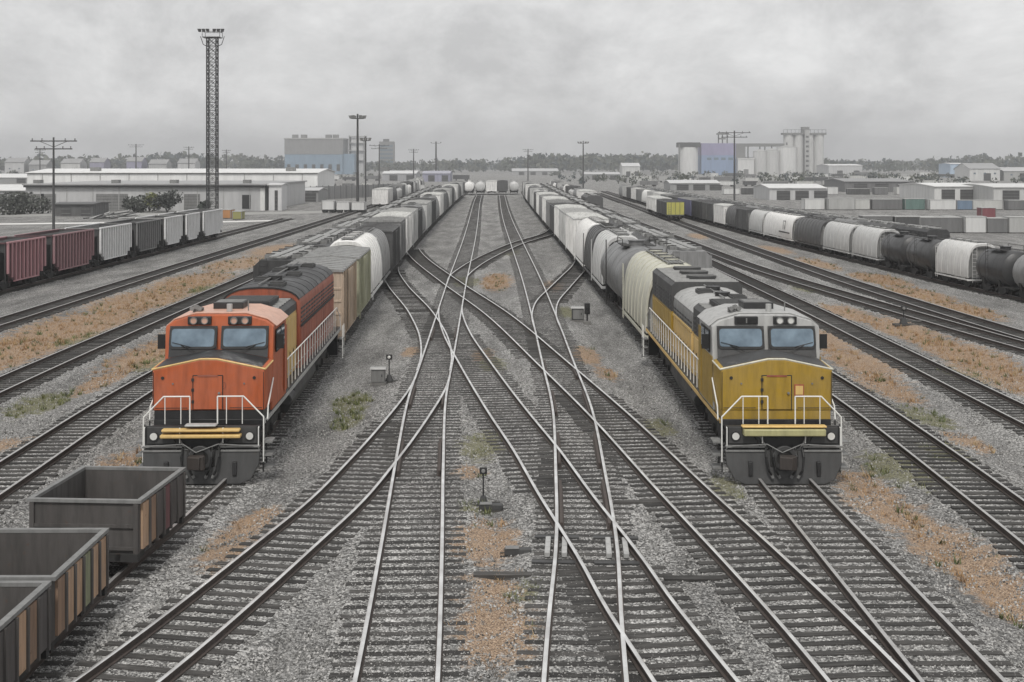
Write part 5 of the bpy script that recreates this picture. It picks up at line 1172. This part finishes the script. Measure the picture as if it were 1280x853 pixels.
shed(1188, 1207, 222, 205, 24, 'small blue and white building right of the middle distance', (.42, .52, .64), (.7, .7, .7), .6, 1, windows=2)
shed(1212, 1250, 226, 211, 24, 'pale house with a grey roof near the right edge', (.6, .6, .59), (.35, .35, .35), 3, 1, windows=3)
shed(1255, 1330, 226, 214, 24, 'grey building cut by the right edge below the hills', (.36, .36, .35), (.5, .5, .5), 2, 2, windows=4)
shed(1168, 1238, 250, 233, 30, 'long white shed with a flat roof in the right distance', (.62, .62, .61), (.74, .74, .73), .6, 3)
shed(1242, 1330, 252, 234, 30, 'pale ribbed shed at the right edge beside the long white shed', (.52, .52, .51), (.66, .66, .65), .6, 3)
shed(962, 1032, 250, 235, 22, 'white shed behind the lettered white wagon', (.52, .52, .52), (.7, .7, .69), .8, 3)
shed(1056, 1136, 240, 227, 28, 'dark low shed in front of the white flat building', (.15, .15, .15), (.28, .28, .28), .8, 3)
shed(838, 900, 238, 229, 20, 'low grey shed below the pale silo', (.3, .3, .3), (.6, .6, .6), .9, 3)
for i, (a, b_, h, c) in enumerate(((6, 30, 203, (.5, .5, .5)), (36, 58, 206, (.3, .3, .3)), (76, 100, 204, (.55, .55, .54)), (112, 130, 203, (.30, .29, .37)), (158, 177, 202, (.30, .29, .38)), (186, 208, 205, (.4, .4, .4)), (222, 244, 204, (.5, .5, .5)))):
    shed(a, b_, 222, h, 14, f'{("pale", "dark", "whitish", "violet-grey", "violet-blue", "grey", "light grey")[i]} distant house above the warehouse roof, {ORD[i]} from left', c, (.3, .3, .3), 3.0, 1, 'house', 'house', 'distant houses on the left', 2)
# fence behind the white trailers
def fence():
    x0, y0 = gp(338, 253); x1, y1 = gp(520, 243); r = empty('panel_fence', (x0, y0, -.11)); tag(r, 'long grey panel fence running behind the white trailers', 'fence'); n = 26; L = math.hypot(x1-x0, y1-y0); a = math.atan2(y1-y0, x1-x0); r.rotation_euler = (0, 0, a)
    for i in range(n): b = MB(); b.box(i*L/n+.08, (i+1)*L/n-.08, -.05, .05, .1, 3.5, wallm((.24, .24, .24), 6.0)); b.build('panel', r)
    for i in range(n+1): b = MB(); b.box(i*L/n-.075, i*L/n+.075, -.09, .09, 0, 3.7, M['darkgrey']); b.build('post', r)
fence()
for i, (a, b_) in enumerate(((402, 418), (420, 437), (439, 456))): container(a, b_, 266, 251, f'white trailer in front of the grey panel fence, {ORD[i]} from left', (.62, .62, .61), 'white trailers by the fence', 'trailer', True)
rg = random.Random(21)
cols = [((.62, .62, .61), 'white'), ((.16, .16, .16), 'dark'), ((.40, .40, .39), 'grey'), ((.07, .07, .07), 'black'), ((.52, .52, .50), 'pale grey')]
x = 1082
for i in range(6):
    c, cw = [cols[1], cols[3], cols[1], cols[0], cols[1], cols[2]][i]; L = [38, 32, 55, 28, 26, 50][i]; container(x, x+L-1, 291, 272, f'{cw} container behind the tank wagons at right, {ORD[i]} from left', c, 'containers in the nearest row on the right'); x += L
x = 1006
for i in range(9):
    c, cw = cols[(i*2) % 5]; L = (28, 36, 22, 40)[i % 4]
    if i == 4: c, cw = (.12, .19, .17), 'green'
    if i == 6: c, cw = (.15, .21, .29), 'blue'
    container(x, x+L-2, 262, 249, f'{cw} container in the middle row on the right, {ORD[i]} from left', c, 'containers in the middle row on the right'); x += L
x = 800
for i in range(12):
    c, cw = cols[(i*3+1) % 5]; L = (26, 20, 34)[i % 3]; container(x, x+L-4, 233, 226, f'{cw} trailer in the farthest row on the right, {ORD[i]} from left', c, 'trailers in the farthest row on the right', 'trailer', True); x += L+6
for row_, (yb, yt, x, n, nm, wh, lb) in enumerate(((243, 236, 905, 11, 'container', False, 'in the row between white sheds'), (228, 222, 770, 14, 'trailer', True, 'in the thin row before the terminal'), (222, 218, 850, 13, 'trailer', True, 'in the row at the terminal foot'), (281, 272, 1130, 4, 'flat_stack', False, 'in the short stack row near containers'), (226, 221, 350, 9, 'trailer', True, 'in the row below the industrial block'), (240, 234, 380, 7, 'container', False, 'in the row over the white trailers'))):
    for i in range(n):
        c, cw = cols[(i*3+row_) % 5]; L = (24, 17, 31, 20)[(i+row_) % 4]; container(x, x+L-3, yb, yt - (i*7 % 3), f'{cw} {nm.replace("_", " ")} {lb}, {ORD[i]} from left', c, f'{nm.replace("_", " ")}s {lb}', nm, wh); x += L+(i*5 % 9)
container(1228, 1246, 272, 259, 'dark red container on the ground near the right edge', (.20, .06, .07), None)
x = 372
for i in range(6):
    c, cw = cols[(i*3) % 5]; L = (18, 24, 16)[i % 3]; container(x, x+L-2, 236, 229, f'{cw} trailer beyond the grey fence, {ORD[i]} from left', c, 'trailers beyond the grey fence', 'trailer', True); x += L+7
container(275, 288, 273, 261, 'orange equipment box at the foot of the lattice tower', (.45, .22, .09), 'equipment by the tower'); container(290, 302, 274, 263, 'olive equipment box right of the orange one by the tower', (.28, .27, .10), 'equipment by the tower')
# scrap heap
def scrap():
    x, y = gp(140, 273); r = empty('scrap_heap', (x, y, -.1)); tag(r, 'pale jumbled heap of scrap beams in front of the warehouse', 'scrap heap'); q = random.Random(4)
    for k in range(16):
        a = q.uniform(-.6, .6); L = q.uniform(2, 5); cx = q.uniform(-3, 3); z = q.uniform(.1, 1.2)*(1-abs(cx)/4); b = MB(); b.cyl((cx-L/2*math.cos(a), q.uniform(-1, 1), max(.1, z-.4)), (cx+L/2*math.cos(a), q.uniform(-1, 1), z+q.uniform(0, .9)), .13, M['lightgrey'] if k % 3 else M['darkgrey'], 6); b.build('beam', r)
scrap()
for i, (px, py, w, h, c, lb, cat) in enumerate(((12, 268, 8, 4.0, (.06, .065, .055), 'dark bush at the left edge in front of the pale shed', 'bush'), (38, 267, 6.5, 4.2, (.065, .07, .06), 'dark bush just left of the low dark shed', 'bush'), (170, 265, 4.6, 3.2, (.07, .075, .065), 'dark bush by the scrap heap', 'bush'), (187, 264, 4.6, 3.9, (.16, .17, .07), 'yellowish green bush between two dark ones', 'bush'), (209, 265, 6.0, 4.2, (.05, .055, .05), 'large dark bush left of the lattice tower', 'bush'), (255, 264, 2.6, 2.4, (.06, .07, .06), 'small dark bush at the foot of the lattice tower', 'bush'), (344, 236, 8, 6, (.045, .05, .045), 'round dark tree beyond the right end of the warehouse', 'tree'))):
    bx, by = gp(px, py); bush(bx, by, w, h, lb, c, 30+i, cat, None if cat == 'tree' else 'bushes by the warehouse')
woods()

# ------------------------------------------------------------------ camera, sky, sun
sc = bpy.context.scene
cam = bpy.data.cameras.new('camera'); co = bpy.data.objects.new('camera', cam); COL.objects.link(co); co.location = (0, 0, HC); co.rotation_euler = (R(90), 0, 0)
cam.sensor_width = 36; cam.lens = F/1280*36; cam.shift_y = -(426.5-HZ)/1280; cam.clip_end = 12000; cam.clip_start = 0.5; sc.camera = co
EL, AZ = R(52), R(186)      # sun high behind the viewer
wd = bpy.data.worlds.new('World'); sc.world = wd; wd.use_nodes = True; nt = wd.node_tree; nt.nodes.clear()
out = nt.nodes.new('ShaderNodeOutputWorld'); bg = nt.nodes.new('ShaderNodeBackground'); nt.links.new(bg.outputs[0], out.inputs[0])
sky = nt.nodes.new('ShaderNodeTexSky'); sky.sky_type = 'NISHITA'; sky.sun_disc = False; sky.sun_elevation = EL; sky.sun_rotation = AZ; sky.air_density = 1.0; sky.dust_density = 3.0
hs = nt.nodes.new('ShaderNodeHueSaturation'); hs.inputs['Saturation'].default_value = 0.12; nt.links.new(sky.outputs[0], hs.inputs['Color'])
tc = nt.nodes.new('ShaderNodeTexCoord'); mp = nt.nodes.new('ShaderNodeMapping'); mp.inputs['Scale'].default_value = (1.0, 1.0, 1.5); nt.links.new(tc.outputs['Generated'], mp.inputs[0])
n1 = N(nt, 'ShaderNodeTexNoise', Scale=7.5, Detail=12.0, Roughness=0.68, Distortion=0.25); nt.links.new(mp.outputs[0], n1.inputs['Vector'])
cr = ramp(nt, [(0.36, (4.7, 4.7, 4.72)), (0.5, (6.1, 6.1, 6.1)), (0.64, (7.5, 7.5, 7.48))]); nt.links.new(n1.outputs[0], cr.inputs[0])
c = mix(nt, 0.86, hs.outputs[0], cr.outputs[0]); nt.links.new(c, bg.inputs[0]); bg.inputs[1].default_value = 0.10
sl = bpy.data.lights.new('sun', 'SUN'); sl.energy = 1.5; sl.angle = R(10); sl.color = (1.0, .97, .92); so = bpy.data.objects.new('sun', sl); COL.objects.link(so)
# light comes from azimuth AZ (clockwise from +Y) and elevation EL
d = Vector((math.sin(AZ)*math.cos(EL), math.cos(AZ)*math.cos(EL), math.sin(EL))); so.rotation_euler = d.to_track_quat('Z', 'Y').to_euler(); so.location = (0, -20, 60)
vs = sc.view_settings; vs.view_transform = 'Standard'; vs.look = 'None'; vs.gamma = 1.0; vs.exposure = 0.40; vs.use_curve_mapping = False

# number on the orange nose
def nose_number():
    cu = bpy.data.curves.new('number', 'FONT'); cu.body = '50'; cu.size = .30; cu.extrude = .004; cu.align_x = 'CENTER'
    t = bpy.data.objects.new('tmp', cu); COL.objects.link(t); me = bpy.data.meshes.new_from_object(t.evaluated_get(bpy.context.evaluated_depsgraph_get())); bpy.data.objects.remove(t)
    me.materials.clear(); me.materials.append(M['redbrown']); o = bpy.data.objects.new('number', me); COL.objects.link(o); o.parent = LO; o.location = (.38, .972, 2.62); o.rotation_euler = (R(90), 0, 0)
nose_number()
# check rails beside the crossing points
for cv_, y_, lbl in ((A, 50.5, 'left one of the two straight'), (A, 40, 'left one of the two straight'), (A, 69, 'left one of the two straight'), (B, 41, 'right one of the two straight'), (B, 34.5, 'right one of the two straight'), (B, 57, 'right one of the two straight'), (B, 49, 'right one of the two straight')):
    tr_ = [o for o in COL.objects if o.get('label', '').startswith(lbl)][0]; P_ = cv_.samples(y_-2.2, y_+2.2, .4)-np.array([tr_.location.x, tr_.location.y])
    for s_ in (-1, 1): rail_mesh(P_, s_*(GA-.115), RAIL_Z+.004, None, 0).build('check_rail', tr_)
# thin air: far things fade a little
def haze():
    mb = MB(); mb.box(-3600, 3600, -150, 3400, -3, 75, plain('tmp_air', (1, 1, 1))); o = mb.build('haze', smooth=False); tag(o, kind='stuff')
    m = bpy.data.materials.new('thin_air'); m.use_nodes = True; n = m.node_tree; n.nodes.clear(); q = n.nodes.new('ShaderNodeOutputMaterial'); v = n.nodes.new('ShaderNodeVolumePrincipled')
    v.inputs['Color'].default_value = (.92, .93, .95, 1); v.inputs['Density'].default_value = 0.0004; v.inputs['Anisotropy'].default_value = 0.2; n.links.new(v.outputs[0], q.inputs['Volume']); o.data.materials.clear(); o.data.materials.append(m)
haze()
